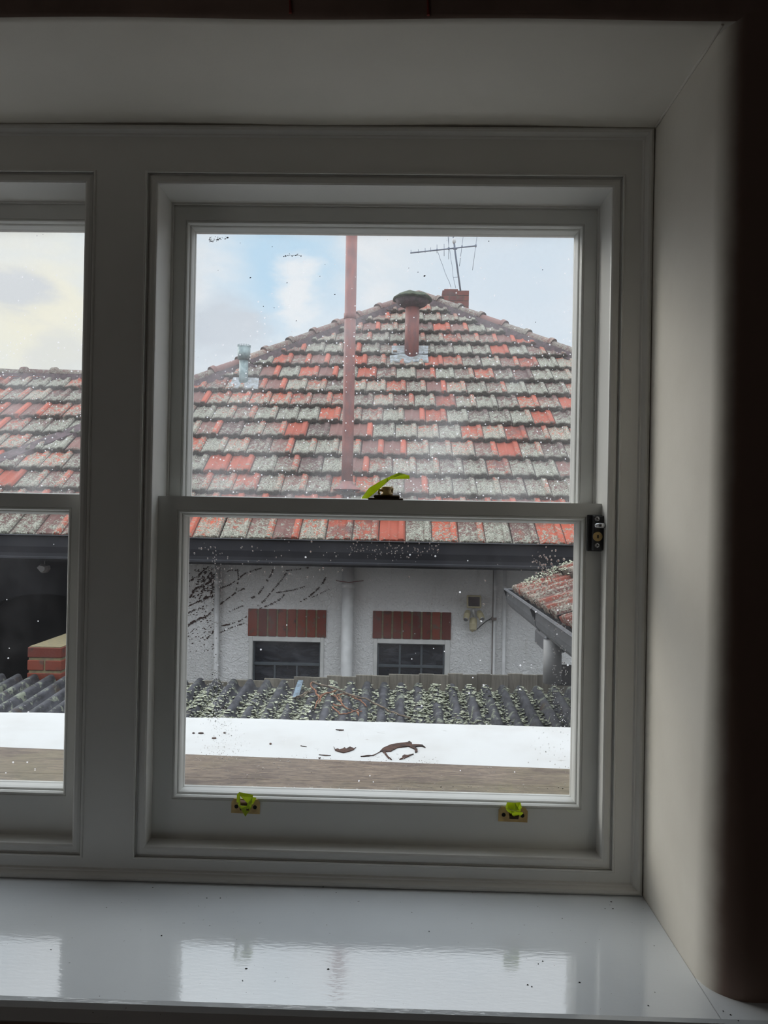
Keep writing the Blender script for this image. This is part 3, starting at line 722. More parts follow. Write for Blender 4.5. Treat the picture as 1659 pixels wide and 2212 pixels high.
bough([(420,465),(450,505),(500,540),(560,545),(640,530),(700,510),(760,515)], .005, .003, M_bark, 'twig')
bough([(640,340),(700,380),(760,400),(800,440),(812,468)], .005, .003, M_bark, 'twig')
bough([(470,330),(540,315),(600,325),(660,345)], .0045, .004, M_bark, 'twig')
bough([(700,520),(720,545),(715,570)], .006, .003, M_bark, 'twig')
bough([(400,340),(440,335),(500,350),(530,400)], .0045, .003, M_bark, 'twig')
T = thing('twig_bundle', 'thin grey twigs on the shed roof beside the metal strap', 'branch', tuple(onroof(660, 1500, .02)))
bough([(0,350),(80,320),(150,295),(220,285)], .005, .003, M_greytwig, 'twig')
bough([(10,360),(90,345),(130,300),(200,250)], .004, .002, M_greytwig, 'twig')
bough([(-40,365),(60,330),(110,290),(180,262)], .004, .002, M_greytwig, 'twig')
mb = MB(); q = [onroof(*zp5(x, y, 5.352, 390), h) for x, y, h in ((1360,155,.06),(1418,155,.06),(1370,335,.035),(1290,360,.035))]
mb.add(q+[p-Vector((0, 0, .006)) for p in q], [(0,1,2,3),(4,7,6,5),(0,4,5,1),(1,5,6,2),(2,6,7,3),(3,7,4,0)])
tag(mb.build('metal_strap', M_strap), 'short bluish metal strip lying on the shed roof left of the dead branch', 'metal strip')
# paling fence
T = thing('paling_fence', 'weathered grey timber paling fence behind the shed roof', 'fence', (.2, 4.3, -3.3))
tops = [(380, 1474), (530, 1467), (600, 1464), (666, 1461), (733, 1459), (808, 1457.5), (870, 1456), (940, 1455), (1050, 1456), (1125, 1456), (1250, 1459)]
def ftop(px):
    for (a, b), (c_, d_) in zip(tops, tops[1:]):
        if px <= c_ or c_ == 1250: return b+(d_-b)*(px-a)/(c_-a)
x = -1.70; i = 0
while x < 2.1:
    w_ = .115+rnd.uniform(-.008, .012)
    px = 830+ (x+.23)/1*285
    if i % 2 == 0: z = P(max(380, min(1250, 864+x*1600/5.6)), ftop(864+x*1600/5.6), 4.3).z
    mb = MB(); dy = -.012*(i % 2)
    mb.bbox((x, 4.3+dy, -3.3), (x+w_+.004, 4.316+dy, z+rnd.uniform(-.003, .003)), .002, 0, None, (rnd.random(), rnd.random(), 0, 1))
    mb.build('paling', M_timber, T, 'tile'); x += w_; i += 1
mb = MB(); mb.box((-1.7, 4.32, -1.5), (2.1, 4.37, -1.42)); mb.build('rail', M_timber, T, 'tile')
# ---------------------------------------------------------------- the neighbouring house
TH = math.radians(39); EX = .30; TW = .217; Y0 = 4.80; Z0 = P(1000, 1170, Y0).z
cs, sn = math.cos(TH), math.sin(TH)
def RP(u, v, n=0): return Vector((u, Y0+v*cs-n*sn, Z0+v*sn+n*cs))
def onplane(px, py, n=0):
    N = Vector((0, -sn, cs)); o0 = RP(0, 0, n); d = ray(px, py)
    k = (o0-CP).dot(N)/d.dot(N); p = CP+d*k; return p.x, (p.y-o0.y)/cs
H = thing('house', 'white rendered house with a lichened terracotta tiled hip roof and dark gutter', 'house', (-.5, 6.5, -3.3))
AP = onplane(904, 643); LL = onplane(425, 829); RR_ = onplane(1240, 772); LV = onplane(100, 812)[1]
def uR(v): return AP[0]+(RR_[0]-AP[0])*(v-AP[1])/(RR_[1]-AP[1])
def uL(v): return AP[0]+(LL[0]-AP[0])*(v-AP[1])/(LL[1]-AP[1]) if v > LV else -5.6
def tile(mb, u0, row, w=TW, ex=EX, RPf=None, lim=None):
    RPf = RPf or RP
    ra, rb = rnd.random(), rnd.random()
    prof = [(0, .002), (.03, .0), (.10, .001), (.2, .004), (.29, .010), (.335, .017), (.36, .017), (.40, .010), (.48, .003), (.58, .001), (.66, .004), (.70, .010), (.712, .021), (.78, .023), (.86, .023), (.912, .021), (.925, .008), (1.0, .004)]
    v0 = row*ex-(.035 if row else .06); v1 = (row+1)*ex+.02
    jn = rnd.uniform(-.003, .003); ju = rnd.uniform(-.003, .003); jr = rnd.uniform(-.006, .006)
    vs = []; cols = []; K = len(prof)
    rows = [(-.02, 0, 1.0), (0, .002, 1.0), (.012, .006, .96), (.3, 0, .7), (.65, 0, .35), (1.0, 0, 0)]
    for ri, (k, e, q) in enumerate(rows):
        for t_, h in prof:
            scal = .010*math.cos((t_/.36)*2*math.pi) if t_ < .72 else .012
            v = v0+(v1-v0)*max(k, 0)+(scal*(1-max(k, 0)) if ri < 3 else 0)*-1+jr*(1-k)*t_
            n_ = h*1.15+.052*(1-max(k, 0))+jn+(e-.006 if ri < 3 else 0)
            if ri == 0: n_ -= .042; v += .004
            u = u0+t_*w+ju
            if lim:
                lo, hi = lim(v); u = min(max(u, lo), hi)
            vs.append(RPf(u, v, n_)); cols.append((ra, rb, q*(.82 if row == 0 else 1), t_))
    fs = []
    for i in range(len(rows)-1):
        for j in range(K-1): fs.append((i*K+j, i*K+j+1, (i+1)*K+j+1, (i+1)*K+j))
    mb.add(vs, fs, 0, cols, True)
    mb.sm[-len(fs):] = [True]*len(fs)
mb = MB(); rows = int(AP[1]/EX)+1
lim = lambda v: (uL(v), min(uR(v), 3.2))
for r in range(rows):
    off = (r % 2)*TW*.5+rnd.uniform(-.02, .02); u = -5.6+off-TW
    vm = (r+.3)*EX
    while u < 3.2:
        if u+TW*.9 > uL(vm) and u+TW*.1 < uR(vm): tile(mb, u, r, lim=lim)
        u += TW
mb.build('tiled_roof', M_tile, H, 'tile', fix=False)
# roof structure: underlay and the other slopes
apx = RP(*AP); back = apx+Vector((.3, 4.5, 0)); mb = MB()
lowR = RP(uR(0), 0); lowL = RP(-5.6, 0)
lv0 = RP(-5.6, LV, -.01); lv1 = RP(uL(LV+.001), LV, -.01)
mb.add([RP(-5.6, 0, -.015), RP(uR(0), 0, -.015), RP(AP[0], AP[1], -.015), RP(uL(LV+.001), LV, -.015), RP(-5.6, LV, -.015)], [(0, 1, 2, 3, 4)])
mb.add([lowR, RP(uR(0)+.2, 0)+Vector((0, 8, 0)), back, apx], [(0, 1, 2, 3)], 0, (.3, .5, .5, .5))
mb.add([lv1, apx, back, lv1+Vector((-.5, 5, 0))], [(0, 1, 2, 3)], 0, (.3, .5, .5, .5))
mb.add([lv0, lv1, lv1+Vector((0, 3.5, -2.2)), lv0+Vector((0, 3.5, -2.2))], [(0, 1, 2, 3)], 0, (.3, .5, .5, .5))
mb.build('rear_roof_slope', M_cap, H, 'tile', fix=False)
# ridge and hip caps
def cap_run(p0, p1, n):
    d = (p1-p0); L = d.length; d.normalize(); side = d.cross(Vector((0, 0, 1))).normalized(); up = side.cross(d).normalized()
    for i in range(n):
        a = p0+d*(L*i/n-.02); b = p0+d*(L*(i+1)/n+.012)
        ra, rb = rnd.random()*.8, rnd.random(); mb = MB(); ring = []
        st = [(a, .098, .014), (a+d*.03, .100, .016), (a+d*.05, .100, .016), (a+d*.055, .090, .002), (b, .083, -.004)]
        st2 = []; K = 11
        for c_, r, lift in st:
            for k in range(K):
                th = math.radians(-8+196*k/(K-1)); st2.append(c_+side*math.cos(th)*r*.86+up*(math.sin(th)*r*.70+lift+jit_))
        fs = [(i2*K+k, i2*K+k+1, (i2+1)*K+k+1, (i2+1)*K+k) for i2 in range(len(st)-1) for k in range(K-1)]+[tuple(range(K))]
        mb.add(st2, fs, 0, (ra, rb, .35, .3), True); mb.build('ridge_tile', M_cap, H, 'tile', fix=False)
    mb = MB(); prof = [(-.115, -.075), (-.088, .012), (.088, .012), (.115, -.075)]
    mb.extrude(prof, p0-d*.02, p1, side, up); mb.build('ridge_mortar', M_mortar, H)
jit_ = .012
cap_run(RP(LL[0]-.35, LL[1]-.35*(AP[1]-LL[1])/(AP[0]-LL[0]), .03), RP(AP[0], AP[1], .03), 11)
cap_run(RP(uR(RR_[1]-1.0), RR_[1]-1.0, .03), RP(AP[0], AP[1], .03), 11)
cap_run(RP(-5.6, LV, .0), RP(-3.55, LV, .0), 6)
# valley strip on the left slope
a, b = onplane(-30, 1000, .06), onplane(215, 905, .06); mb = MB(); dv = Vector((b[0]-a[0], b[1]-a[1])).normalized(); pv = Vector((-dv.y, dv.x))*.055
q = [RP(a[0]-pv.x, a[1]-pv.y, .052), RP(b[0]-pv.x, b[1]-pv.y, .052), RP(b[0]+pv.x, b[1]+pv.y, .06), RP(a[0]+pv.x, a[1]+pv.y, .06)]
mb.add(q+[p-Vector((0, 0, .06)) for p in q], [(0,1,2,3),(0,4,5,1),(1,5,6,2),(2,6,7,3),(3,7,4,0)]); mb.build('valley_flashing', M_mortar, H)
# gutter, fascia, soffit
gt = P(830, 1172, 4.66).z; gb = P(830, 1222, 4.76).z
mb = MB(); gh = gt-gb
gp = [(.0, .0), (-.006, .006), (.000, .012), (.010, .010), (.013, 0), (.016, -.03*1), (.020, -gh*.45), (.034, -gh*.72), (.036, -gh*.86), (.028, -gh*.90), (.028, -gh*.97), (.045, -gh), (.13, -gh), (.13, -gh+.004), (.050, -gh+.004), (.040, -gh*.7), (.026, -gh*.45), (.021, -.02), (.018, .0)]
mb.extrude([(a_, b_) for a_, b_ in gp], (-5.6, 4.66, gt), (3.2, 4.66, gt), (0, 1, 0), (0, 0, 1), smooth=False); mb.build('gutter', M_gutter, H)
mb = MB(); mb.box((-5.6, 4.79, gb-.02), (3.2, 4.82, Z0-.02)); mb.build('fascia', M_gutter, H)
mb = MB(); mb.box((-5.6, 4.82, gb-.012), (3.2, 5.4, gb+.005)); mb.build('soffit', M_mortar, H)
# rendered wall with two window openings
WYh = 5.30
def wx(px, py=1400): return P(px, py, WYh).x
def wz(px, py): return P(px, py, WYh).z
w1 = (wx(538), wx(700), -2.05, wz(620, 1375)); w2 = (wx(807), wx(972), -2.05, wz(890, 1381))
WL = -2.39; top = gb
mb = MB()
for a_, b_ in ((WL, w1[0]), (w1[1], w2[0]), (w2[1], 3.2)): mb.box((a_, WYh, -3.3), (b_, WYh+.2, top))
for w_ in (w1, w2): mb.box((w_[0], WYh, w_[3]), (w_[1], WYh+.2, top)); mb.box((w_[0], WYh, -3.3), (w_[1], WYh+.2, w_[2]))
mb.box((WL, WYh+.2, -3.3), (WL+.2, 7.0, top)); mb.build('outer_wall', M_render, H)
def wall_window(w_, px0, px1, pyt, grid, lint):
    F_ = bpy.data.objects.new('window', None); C.objects.link(F_); F_.parent = H; F_.location = Vector((sum(w_[:2])/2, WYh, w_[2]))-world_loc(H)
    x0, x1, z0, z1 = w_; mb = MB()
    ix0, ix1 = wx(px0), wx(px1); iz1 = wz((px0+px1)/2, pyt)
    mb.bbox((x0, WYh-.012, z0), (ix0, WYh+.10, z1), .004); mb.bbox((ix1, WYh-.012, z0), (x1, WYh+.10, z1), .004); mb.bbox((ix0-.001, WYh-.010, iz1), (ix1+.001, WYh+.10, z1), .004)
    mb.build('surround', M_trimwhite, F_)
    mb = MB(); y = WYh+.03; t_ = .014
    mb.bbox((ix0, y, z0), (ix0+t_, y+.04, iz1), .003); mb.bbox((ix1-t_, y, z0), (ix1, y+.04, iz1), .003); mb.bbox((ix0, y, iz1-t_), (ix1, y+.04, iz1), .003)
    zt_ = wz((px0+px1)/2, grid[0]); mb.bbox((ix0, y-.004, zt_-.012), (ix1, y+.03, zt_+.012), .003)
    for px, up_ in grid[1]:
        xx = wx(px); mb.bbox((xx-.009, y, z0), (xx+.009, y+.03, iz1 if up_ else zt_), .003)
    mb.build('casement_frame', M_steelframe, F_)
    mb = MB(); mb.box((ix0, y+.02, z0), (ix1, y+.024, iz1)); mb.build('pane', M_housepane, F_)
    xs_ = wx(lint[0]), wx(lint[1]); zz = wz(sum(lint[:2])/2, lint[2]), wz(sum(lint[:2])/2, lint[3])
    mb = MB(); n = 8; bw = (xs_[1]-xs_[0])/n; mb.box((xs_[0]+.002, WYh-.006, zz[1]+.002), (xs_[1]-.002, WYh+.02, zz[0]-.002), 1)
    for i in range(n):
        g = .008; mb.bbox((xs_[0]+bw*i+(0 if i == 0 else g), WYh-.016, zz[1]), (xs_[0]+bw*(i+1)-(0 if i == n-1 else g), WYh+.02, zz[0]), .003, 0, None, (rnd.random(), rnd.random(), 0, 1))
    mb.build('brick_lintel', [M_brick, M_mort2], H, 'tile')
wall_window(w1, 546, 692, 1386, (1436, [(593, 0), (641, 0)]), (535.5, 703.5, 1316, 1375))
wall_window(w2, 815, 961, 1391, (1441, [(864, 1), (911, 1)]), (804.5, 973, 1321, 1380))
mb = MB(); mb.box((-1.6, WYh+.24, -2.2), (1.2, WYh+.26, -.6)); mb.build('window_backing', M_room2, H)
# pipes on the wall
def vpipe(px, r, name, m, yoff, par=H, top_=None, label=None):
    x = P(px, 1350, WYh-yoff).x; mb = MB(); mb.tube([(x, WYh-yoff, -3.3), (x, WYh-yoff, top_ or gb)], r, 14)
    for z in (-.62,): mb.lathe((x, WYh-yoff, z-.02), [(r, 0), (r*1.12, .002), (r*1.12, .04), (r, .042)], 14)
    o = mb.build(name, m, par)
    if label: o['label'] = label
vpipe(468, .024, 'downpipe', M_whitepipe, .04); vpipe(750, .052, 'soil_pipe', M_whitepipe, .07)
mb = MB(); x = P(750, 1260, WYh-.07).x; zc = P(750, 1257, WYh-.12).z; mb.tube([(x-.10, WYh-.04, zc+.004), (x-.05, WYh-.125, zc+.003), (x+.02, WYh-.128, zc-.003), (x+.07, WYh-.08, zc), (x+.14, WYh-.01, zc+.004)], .004, 6); mb.build('wire', M_rust, H)
vpipe(1068, .011, 'conduit', M_whitepipe, .02); vpipe(1089, .016, 'conduit', M_whitepipe, .02)
mb = MB(); x = P(1064, 1350, WYh-.01).x; mb.tube([(x, WYh-.008, -3.3), (x, WYh-.008, gb)], .004, 8); p = P(1067, 1337, WYh-.03); mb.box((p.x-.022, WYh-.04, p.z-.012), (p.x+.022, WYh-.01, p.z+.012)); mb.build('thin_pipe', M_copper, H)
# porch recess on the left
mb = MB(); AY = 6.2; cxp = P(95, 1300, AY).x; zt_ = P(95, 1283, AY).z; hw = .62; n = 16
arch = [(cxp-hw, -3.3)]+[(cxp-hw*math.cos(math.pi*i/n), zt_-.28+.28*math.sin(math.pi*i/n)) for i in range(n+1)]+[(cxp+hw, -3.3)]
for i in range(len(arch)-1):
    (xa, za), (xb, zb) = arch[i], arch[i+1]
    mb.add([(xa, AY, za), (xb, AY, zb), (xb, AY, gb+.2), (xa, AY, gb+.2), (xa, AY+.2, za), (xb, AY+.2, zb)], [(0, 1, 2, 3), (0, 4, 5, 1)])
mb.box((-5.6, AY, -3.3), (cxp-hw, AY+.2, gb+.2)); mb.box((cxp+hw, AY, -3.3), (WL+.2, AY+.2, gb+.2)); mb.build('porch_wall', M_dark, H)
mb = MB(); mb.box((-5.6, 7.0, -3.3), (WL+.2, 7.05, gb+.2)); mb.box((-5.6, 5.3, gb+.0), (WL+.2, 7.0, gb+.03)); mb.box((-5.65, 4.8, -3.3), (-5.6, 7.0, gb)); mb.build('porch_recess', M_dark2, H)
# chimney
cy = 10.6; a_ = P(955, 640, cy); b_ = P(1013, 640, cy); zt_ = P(985, 627, cy).z; T = H
mb = MB(); zc0 = apx.z-1.6
nb = int((zt_-zc0)/.086); mb.box((a_.x+.01, cy+.01, zc0), (b_.x-.01, cy+.5, zt_-.004), 1)
for r in range(nb):
    z = zt_-.086*(r+1); x = a_.x-(.115 if r % 2 else 0)
    while x < b_.x:
        xa, xb = max(x+.004, a_.x), min(x+.226, b_.x)
        if xb-xa > .02: mb.bbox((xa, cy, z+.005), (xb, cy+.51, z+.084), .003, 0, None, (rnd.random(), rnd.random(), 0, 1))
        x += .23
ch = mb.build('chimney', [M_brick, M_mort2], H, 'tile')
mb = MB(); q = P(960, 623, cy), P(990, 626, cy); mb.bbox((q[0].x, cy+.05, zt_), (q[1].x, cy+.4, zt_+.035), .005, 0, None, (.5, .5, 0, 1)); mb.build('chimney_slab', M_brick, H, 'tile')
# ---- rusty vent stack
u, v = onplane(749, 1062, .04); base = RP(u, v, .0); zt_ = P(757, 480, base.y).z
T = thing('vent_pipe', 'tall rusty red brown vent pipe rising from the tiled roof above the eaves', 'vent pipe', tuple(base))
mb = MB(); mb.tube([base+Vector((0, 0, .10)), (base.x, base.y, .6), (base.x, base.y, zt_+.2)], .051, 20); mb.lathe((base.x, base.y, P(757, 690, base.y).z), [(.051, 0), (.056, .004), (.056, .05), (.051, .054)], 20); mb.build('pipe', M_rust, T)
zc = P(748, 1057, base.y-.1).z; mb = MB(); mb.lathe((base.x, base.y, zc), [(.125, 0), (.122, .004), (.075, .035), (.052, .06), (.051, .075)], 24); mb.build('rain_collar', M_rust, T)
mb = MB(); mb.tube([base-Vector((0, 0, .25)), base+Vector((0, 0, .15))], .043, 16); mb.build('base_sleeve', M_gutter2, T)
# ---- flue with a mossy cowl near the apex
u, v = onplane(889, 770, .03); base = RP(u, v, 0); zt_ = P(893, 652, base.y).z
T = thing('flue', 'short rusty flue with a wide mossy cowl and grey flashing below the roof apex', 'flue', tuple(base))
mb = MB(); mb.tube([base-Vector((0, 0, .1)), (base.x, base.y, zt_+.03)], .083, 20); mb.build('pipe', M_rust, T)
mb = MB(); zr = P(893, 648, base.y).z; mb.lathe((base.x, base.y, zr), [(.215, -.01), (.235, 0), (.232, .012), (.17, .055), (.08, .088), (.01, .098)], 24)
for i in range(len(mb.v)):
    x_, y_, z_ = mb.v[i]; q = noise.noise(Vector((x_*9, y_*9, z_*9))); mb.v[i] = (x_+q*.02, y_, z_+q*.02)
mb.build('cowl', M_mossy, T)
mb = MB(); mb.lathe((base.x, base.y, zr-.09), [(.10, 0), (.16, .03), (.205, .085)], 20); mb.build('cowl_underside', M_mortar, T)
def flashing(T, pxs, lift=.05):
    q = [RP(*onplane(x, y, lift), lift+dn) for x, y, dn in pxs]; n = len(q); mb = MB()
    mb.add(q+[p-Vector((0, 0, .012)) for p in q], [tuple(range(n)), tuple(range(n, 2*n))[::-1]]+[(i, (i+1) % n, n+(i+1) % n, n+i) for i in range(n)]); mb.build('flashing', M_lead, T)
flashing(T, [(846,750,.02),(925,750,.02),(924,765,.015),(846,765,.015)]); flashing(T, [(842,768,.0),(868,766,.01),(924,768,.01),(926,782,0),(900,779,0),(880,783,0),(850,780,0),(843,784,0)])
# ---- small galvanised flue on the left
u, v = onplane(525, 832, .03); base = RP(u, v, 0); zt_ = P(523, 776, base.y).z; z2 = P(523, 747, base.y).z
T = thing('flue', 'small grey green galvanised flue with a wider serrated cap on the left slope', 'flue', tuple(base))
r1 = 9.7*(base.y+1.3)/1600; r2 = 13.5*(base.y+1.3)/1600
mb = MB(); mb.tube([base-Vector((0, 0, .1)), (base.x, base.y, zt_+.02)], r1, 18); mb.build('pipe', M_galv, T)
mb = MB(); mb.lathe((base.x, base.y, zt_-.01), [(r1*1.02, 0), (r2, .008), (r2, z2-zt_), (r2*.9, z2-zt_), (r2*.9, .02)], 24)
for k in range(18):
    an = 2*math.pi*k/18; mb.box((base.x+r2*math.cos(an)-.004, base.y+r2*math.sin(an)-.004, z2-.012), (base.x+r2*math.cos(an)+.004, base.y+r2*math.sin(an)+.004, z2+.008))
mb.build('cap', M_galv, T)
flashing(T, [(505,818,.02),(560,820,.02),(557,840,.0),(540,839,.012),(525,841,0),(510,838,.01),(492,838,0)])
# ---- television antenna
ay = 10.45; T = thing('television_antenna', 'grey television antenna on a leaning mast above the chimney', 'antenna', tuple(P(994, 628, ay)))
A = lambda x, y, dy=0: P(870+x/9.217, 500+y/9.217, ay+dy)
mb = MB(); mb.tube([A(1150, 1185), A(1045, 420), A(1020, 200), A(990, -80)], .014, 8); mb.build('mast', M_antenna, T)
mb = MB(); mb.tube([A(150, 428), A(1470, 284)], .011, 8); mb.bbox(A(1000, 355)-Vector((0, .02, 0)), A(1085, 322)+Vector((0, .02, 0)), .005); mb.build('boom', M_antenna, T)
for (xa, ya, xb, yb) in ((163,368,167,440),(308,350,312,432),(445,330,446,420),(558,318,558,402),(682,262,682,432),(823,250,823,490),(915,75,913,555),(1210,40,1128,690),(1485,50,1388,772)):
    mb = MB(); mb.tube([A(xa, ya), A(xb, yb)], .0042, 6); mb.build('element', M_antenna, T)
for x_, y_, s_ in ((682,365,16),(915,340,20),(1180,300,16),(1453,285,20),(823,358,9)):
    mb = MB(); c_ = A(x_, y_); e = s_/9.217*(ay+1.3)/1600*.9; mb.bbox((c_.x-e, c_.y-e, c_.z-e*1.4), (c_.x+e, c_.y+e, c_.z+e*1.4), e*.4); mb.build('clamp', M_antenna, T)
mb = MB(); c_ = A(1022, 185); mb.lathe(c_-Vector((0, 0, .05)), [(.012, 0), (.03, .03), (.03, .06), (.014, .1)], 10); mb.build('insulator', M_whitepipe, T)
for pts in ([(700,415),(725,480),(745,550),(790,660),(840,810),(880,910),(925,1000),(960,1110)], [(935,365),(960,560),(992,740),(1003,900),(1030,1020),(1055,1130)], [(890,-60),(905,150),(918,330)]):
    mb = MB(); mb.tube([A(*p_) for p_ in pts], .0035, 6); mb.build('cable', M_antenna, T)
mb = MB(); mb.tube([A(1003, 915), A(1095, 907)], .004, 6); mb.build('strut', M_antenna, T)
# ---- security light
Lz = lambda x, y, Y: P(960+x/10.37, 1260+y/10.37, Y)
c_ = Lz(650, 420, WYh-.06); T = thing('security_light', 'cream solar security light with three drooping heads on the white wall', 'light', (c_.x, WYh, Lz(650, 1100, WYh).z))
a_, b_ = Lz(500, 555, WYh-.08), Lz(822, 265, WYh-.05)
tilt = Matrix.Rotation(math.radians(-14), 3, 'X')
mb = MB(); mb.bbox((a_.x, WYh-.085, a_.z), (b_.x, WYh-.055, b_.z), .006, 0, tilt); mb.tube([((a_.x+b_.x)/2, WYh-.06, (a_.z+b_.z)/2), ((a_.x+b_.x)/2, WYh, (a_.z+b_.z)/2+.01)], .015, 8); fr_ = mb.build('panel_frame', M_cream, T)
a2, b2 = Lz(535, 515, WYh-.088), Lz(785, 300, WYh-.06)
mb = MB(); mb.bbox((a2.x, WYh-.090, a2.z), (b2.x, WYh-.082, b2.z), .002, 0, tilt); mb.build('solar_cell', M_panel, fr_)
def pod(p0, p1, r, name, face=True):
    d = (p1-p0); L = d.length; mb = MB()
    mb.lathe(p0, [(r*.45, 0), (r*.85, L*.06), (r, L*.25), (r*.98, L*.45), (r*1.05, L*.47), (r*1.05, L*.52), (r, L*.55), (r*.92, L*.92), (r*.8, L)], 14, d); o = mb.build(name, M_cream, T)
    return o
for nm, p0, p1, r in (('lamp_head', (530,625), (480,810), .0275), ('lamp_head', (770,640), (845,800), .0275)):
    hd = pod(Lz(*p0, WYh-.03), Lz(*p1, WYh-.12), r, nm); mb = MB(); q = Lz(*p1, WYh-.12); mb.lathe(q, [(r*.7, -.004), (r*.7, .004)], 12, q-Lz(*p0, WYh-.03)); mb.build('lens', M_steel, hd)
pod(Lz(645, 770, WYh-.05), Lz(640, 1060, WYh-.09), .034, 'sensor_head')
q = Lz(628, 1090, WYh-.09); mb = MB(); mb.lathe(q, [(.006, 0), (.018, .012), (.018, .05)], 12); mb.build('sensor_tip', M_cream, T)
mb = MB(); mb.bbox((Lz(585, 740, WYh).x, WYh-.035, Lz(585, 745, WYh).z-.02), (Lz(690, 740, WYh).x, WYh, Lz(690, 660, WYh).z), .006); mb.tube([Lz(650, 560, WYh-.05), Lz(650, 740, WYh-.03)], .011, 8); mb.build('mount', M_whitepipe, T)
mb = MB(); mb.tube([Lz(720, 1040, WYh-.04), Lz(840, 930, WYh-.02), Lz(950, 840, WYh-.015), Lz(1045, 790, WYh-.015)], .0035, 6); mb.build('cable', M_black, T)
# ---- pale faceted shape hung in the dark porch
q = [P(80, 1225, 5.6), P(88, 1218, 5.6), P(103, 1222, 5.6), P(104, 1230, 5.6), P(98, 1237, 5.6), P(91, 1238, 5.6)]
cc = sum(q, Vector())/6; mb = MB(); mb.add([p for p in q]+[p+(cc-p)*.3+Vector((0, -.04, 0)) for p in q]+[p+Vector((0, .05, 0)) for p in q], [tuple(range(6, 12)), tuple(range(12, 18))[::-1]]+[(i, (i+1) % 6, 6+(i+1) % 6, 6+i) for i in range(6)]+[(12+i, 12+(i+1) % 6, (i+1) % 6, i) for i in range(6)])
mb.tube([cc+Vector((0, .02, .02)), (cc.x, cc.y+.02, gb+.01)], .003, 6)
tag(mb.build('pale_shape', M_whitepipe), 'small pale faceted shape hanging in the dark porch, seen through the left window', 'lamp')
# ---- dead creeper on the wall
mb = MB()
def creeper(pts, th):
    for i in range(len(pts)-1):
        a_ = Vector(pts[i]); b_ = Vector(pts[i+1]); n = max(2, int((b_-a_).length/14))
        for k in range(n):
            if rnd.random() < .18: continue
            q = a_.lerp(b_, (k+rnd.random()*.5)/n); q2 = a_.lerp(b_, (k+.75)/n)
            w0 = P(380+q.x/3.77, 1080+q.y/3.77, WYh-.004); w1_ = P(380+q2.x/3.77, 1080+q2.y/3.77, WYh-.004)
            j = Vector((rnd.uniform(-.006, .006), 0, rnd.uniform(-.006, .006)))
            mb.tube([w0+j, w1_-j], th*rnd.uniform(.5, 1.3), 5)
for pts, th in (([(360,720),(440,690),(510,640),(560,600),(640,570),(700,555)], .006), ([(360,850),(440,790),(500,745),(560,720)], .006), ([(610,800),(660,780),(700,730),(740,660),(780,600),(790,560)], .009),
                ([(660,865),(720,820),(760,770),(820,700),(870,640),(900,590)], .007), ([(680,885),(760,855),(830,820),(870,790),(880,770)], .006), ([(760,770),(850,750),(950,735),(1020,715),(1080,690)], .005),
                ([(1010,830),(1080,790),(1150,730),(1200,670),(1230,610)], .006), ([(1090,800),(1170,765),(1250,725)], .004), ([(370,1025),(440,1010),(520,985),(580,945)], .006), ([(360,1080),(420,1050),(480,1030),(560,1000)], .005),
                ([(100,1020),(180,980),(260,940),(310,880)], .006), ([(100,920),(180,880),(240,890)], .006), ([(250,1130),(300,1080),(310,1030)], .007), ([(900,575),(990,565),(1080,550)], .007), ([(400,590),(450,570),(520,575)], .004),
                ([(500,560),(510,640),(490,740)], .006), ([(360,730),(330,760),(110,860)], .006), ([(100,1010),(200,960),(250,960)], .007), ([(430,910),(500,880),(550,860)], .004), ([(110,800),(160,720),(240,690),(310,640)], .008)):
    creeper(pts, th)
for i in range(170):
    x_ = 105+205*rnd.random()**.6; y_ = rnd.gauss(670, 75)-(x_-200)*.15
    if y_ < 550: continue
    w0 = P(380+x_/3.77, 1080+y_/3.77, WYh-.004); a_ = rnd.uniform(-.3, 1.2); L = rnd.uniform(.006, .03)
    mb.tube([w0, w0+Vector((math.cos(a_)*L, 0, math.sin(a_)*L))], rnd.uniform(.002, .006), 5)
for i in range(90):
    w0 = P(380+rnd.uniform(90, 330)/3.77, 1080+rnd.uniform(800, 1250)/3.77, WYh-.003); mb.tube([w0, w0+Vector((rnd.uniform(.004, .014), 0, rnd.uniform(0, .01)))], rnd.uniform(.002, .004), 5)
tag(mb.build('creeper', simple('dead_creeper_stems', lin(62, 40, 34), .9)), 'dark dried creeper stems clinging to the white wall under the gutter', 'creeper', kind='stuff')
# ---- brick wall end on the left
T0 = (-2.637, -2.393); yb = 3.93; zt_ = P(90, 1396, yb).z
mb = MB(); mb.box((T0[0]+.008, yb+.008, -3.3), (T0[1]-.008, 5.9, zt_-.004), 1)
for r in range(6):
    z = zt_-.0915*(r+1)
    if r == 0:
        mb.bbox((T0[0], yb, z+.010), (T0[1], yb+.108, z+.0815), .004, 0, None, (.35, .1, 0, 1)); st_ = .118
        y_ = yb+st_
        while y_ < 5.9: mb.bbox((T0[0]+rnd.uniform(0, .008), y_, z+.010), (T0[1], y_+.105, z+.0815+rnd.uniform(-.006, .004)), .006, 1 if rnd.random() < .45 else 0, None, (rnd.random(), .9, 0, 1)); y_ += .116
    else:
        h_ = (T0[1]-T0[0])/2
        if r % 2: mb.bbox((T0[0], yb, z+.010), (T0[0]+h_-.006, yb+.226, z+.0815), .004, 0, None, (rnd.random(), rnd.random(), 0, 1)); mb.bbox((T0[0]+h_+.006, yb, z+.010), (T0[1], yb+.226, z+.0815), .004, 0, None, (rnd.random(), rnd.random(), 0, 1))
        else: mb.bbox((T0[0], yb, z+.010), (T0[1], yb+.108, z+.0815), .004, 0, None, (rnd.random(), rnd.random(), 0, 1))
        y_ = yb+(.238 if r % 2 else .120)
        while y_ < 5.9:
            mb.bbox((T0[0], y_, z+.010), (T0[1], y_+.22, z+.0815), .004, 0, None, (rnd.random(), rnd.random(), 0, 1)); y_ += .23
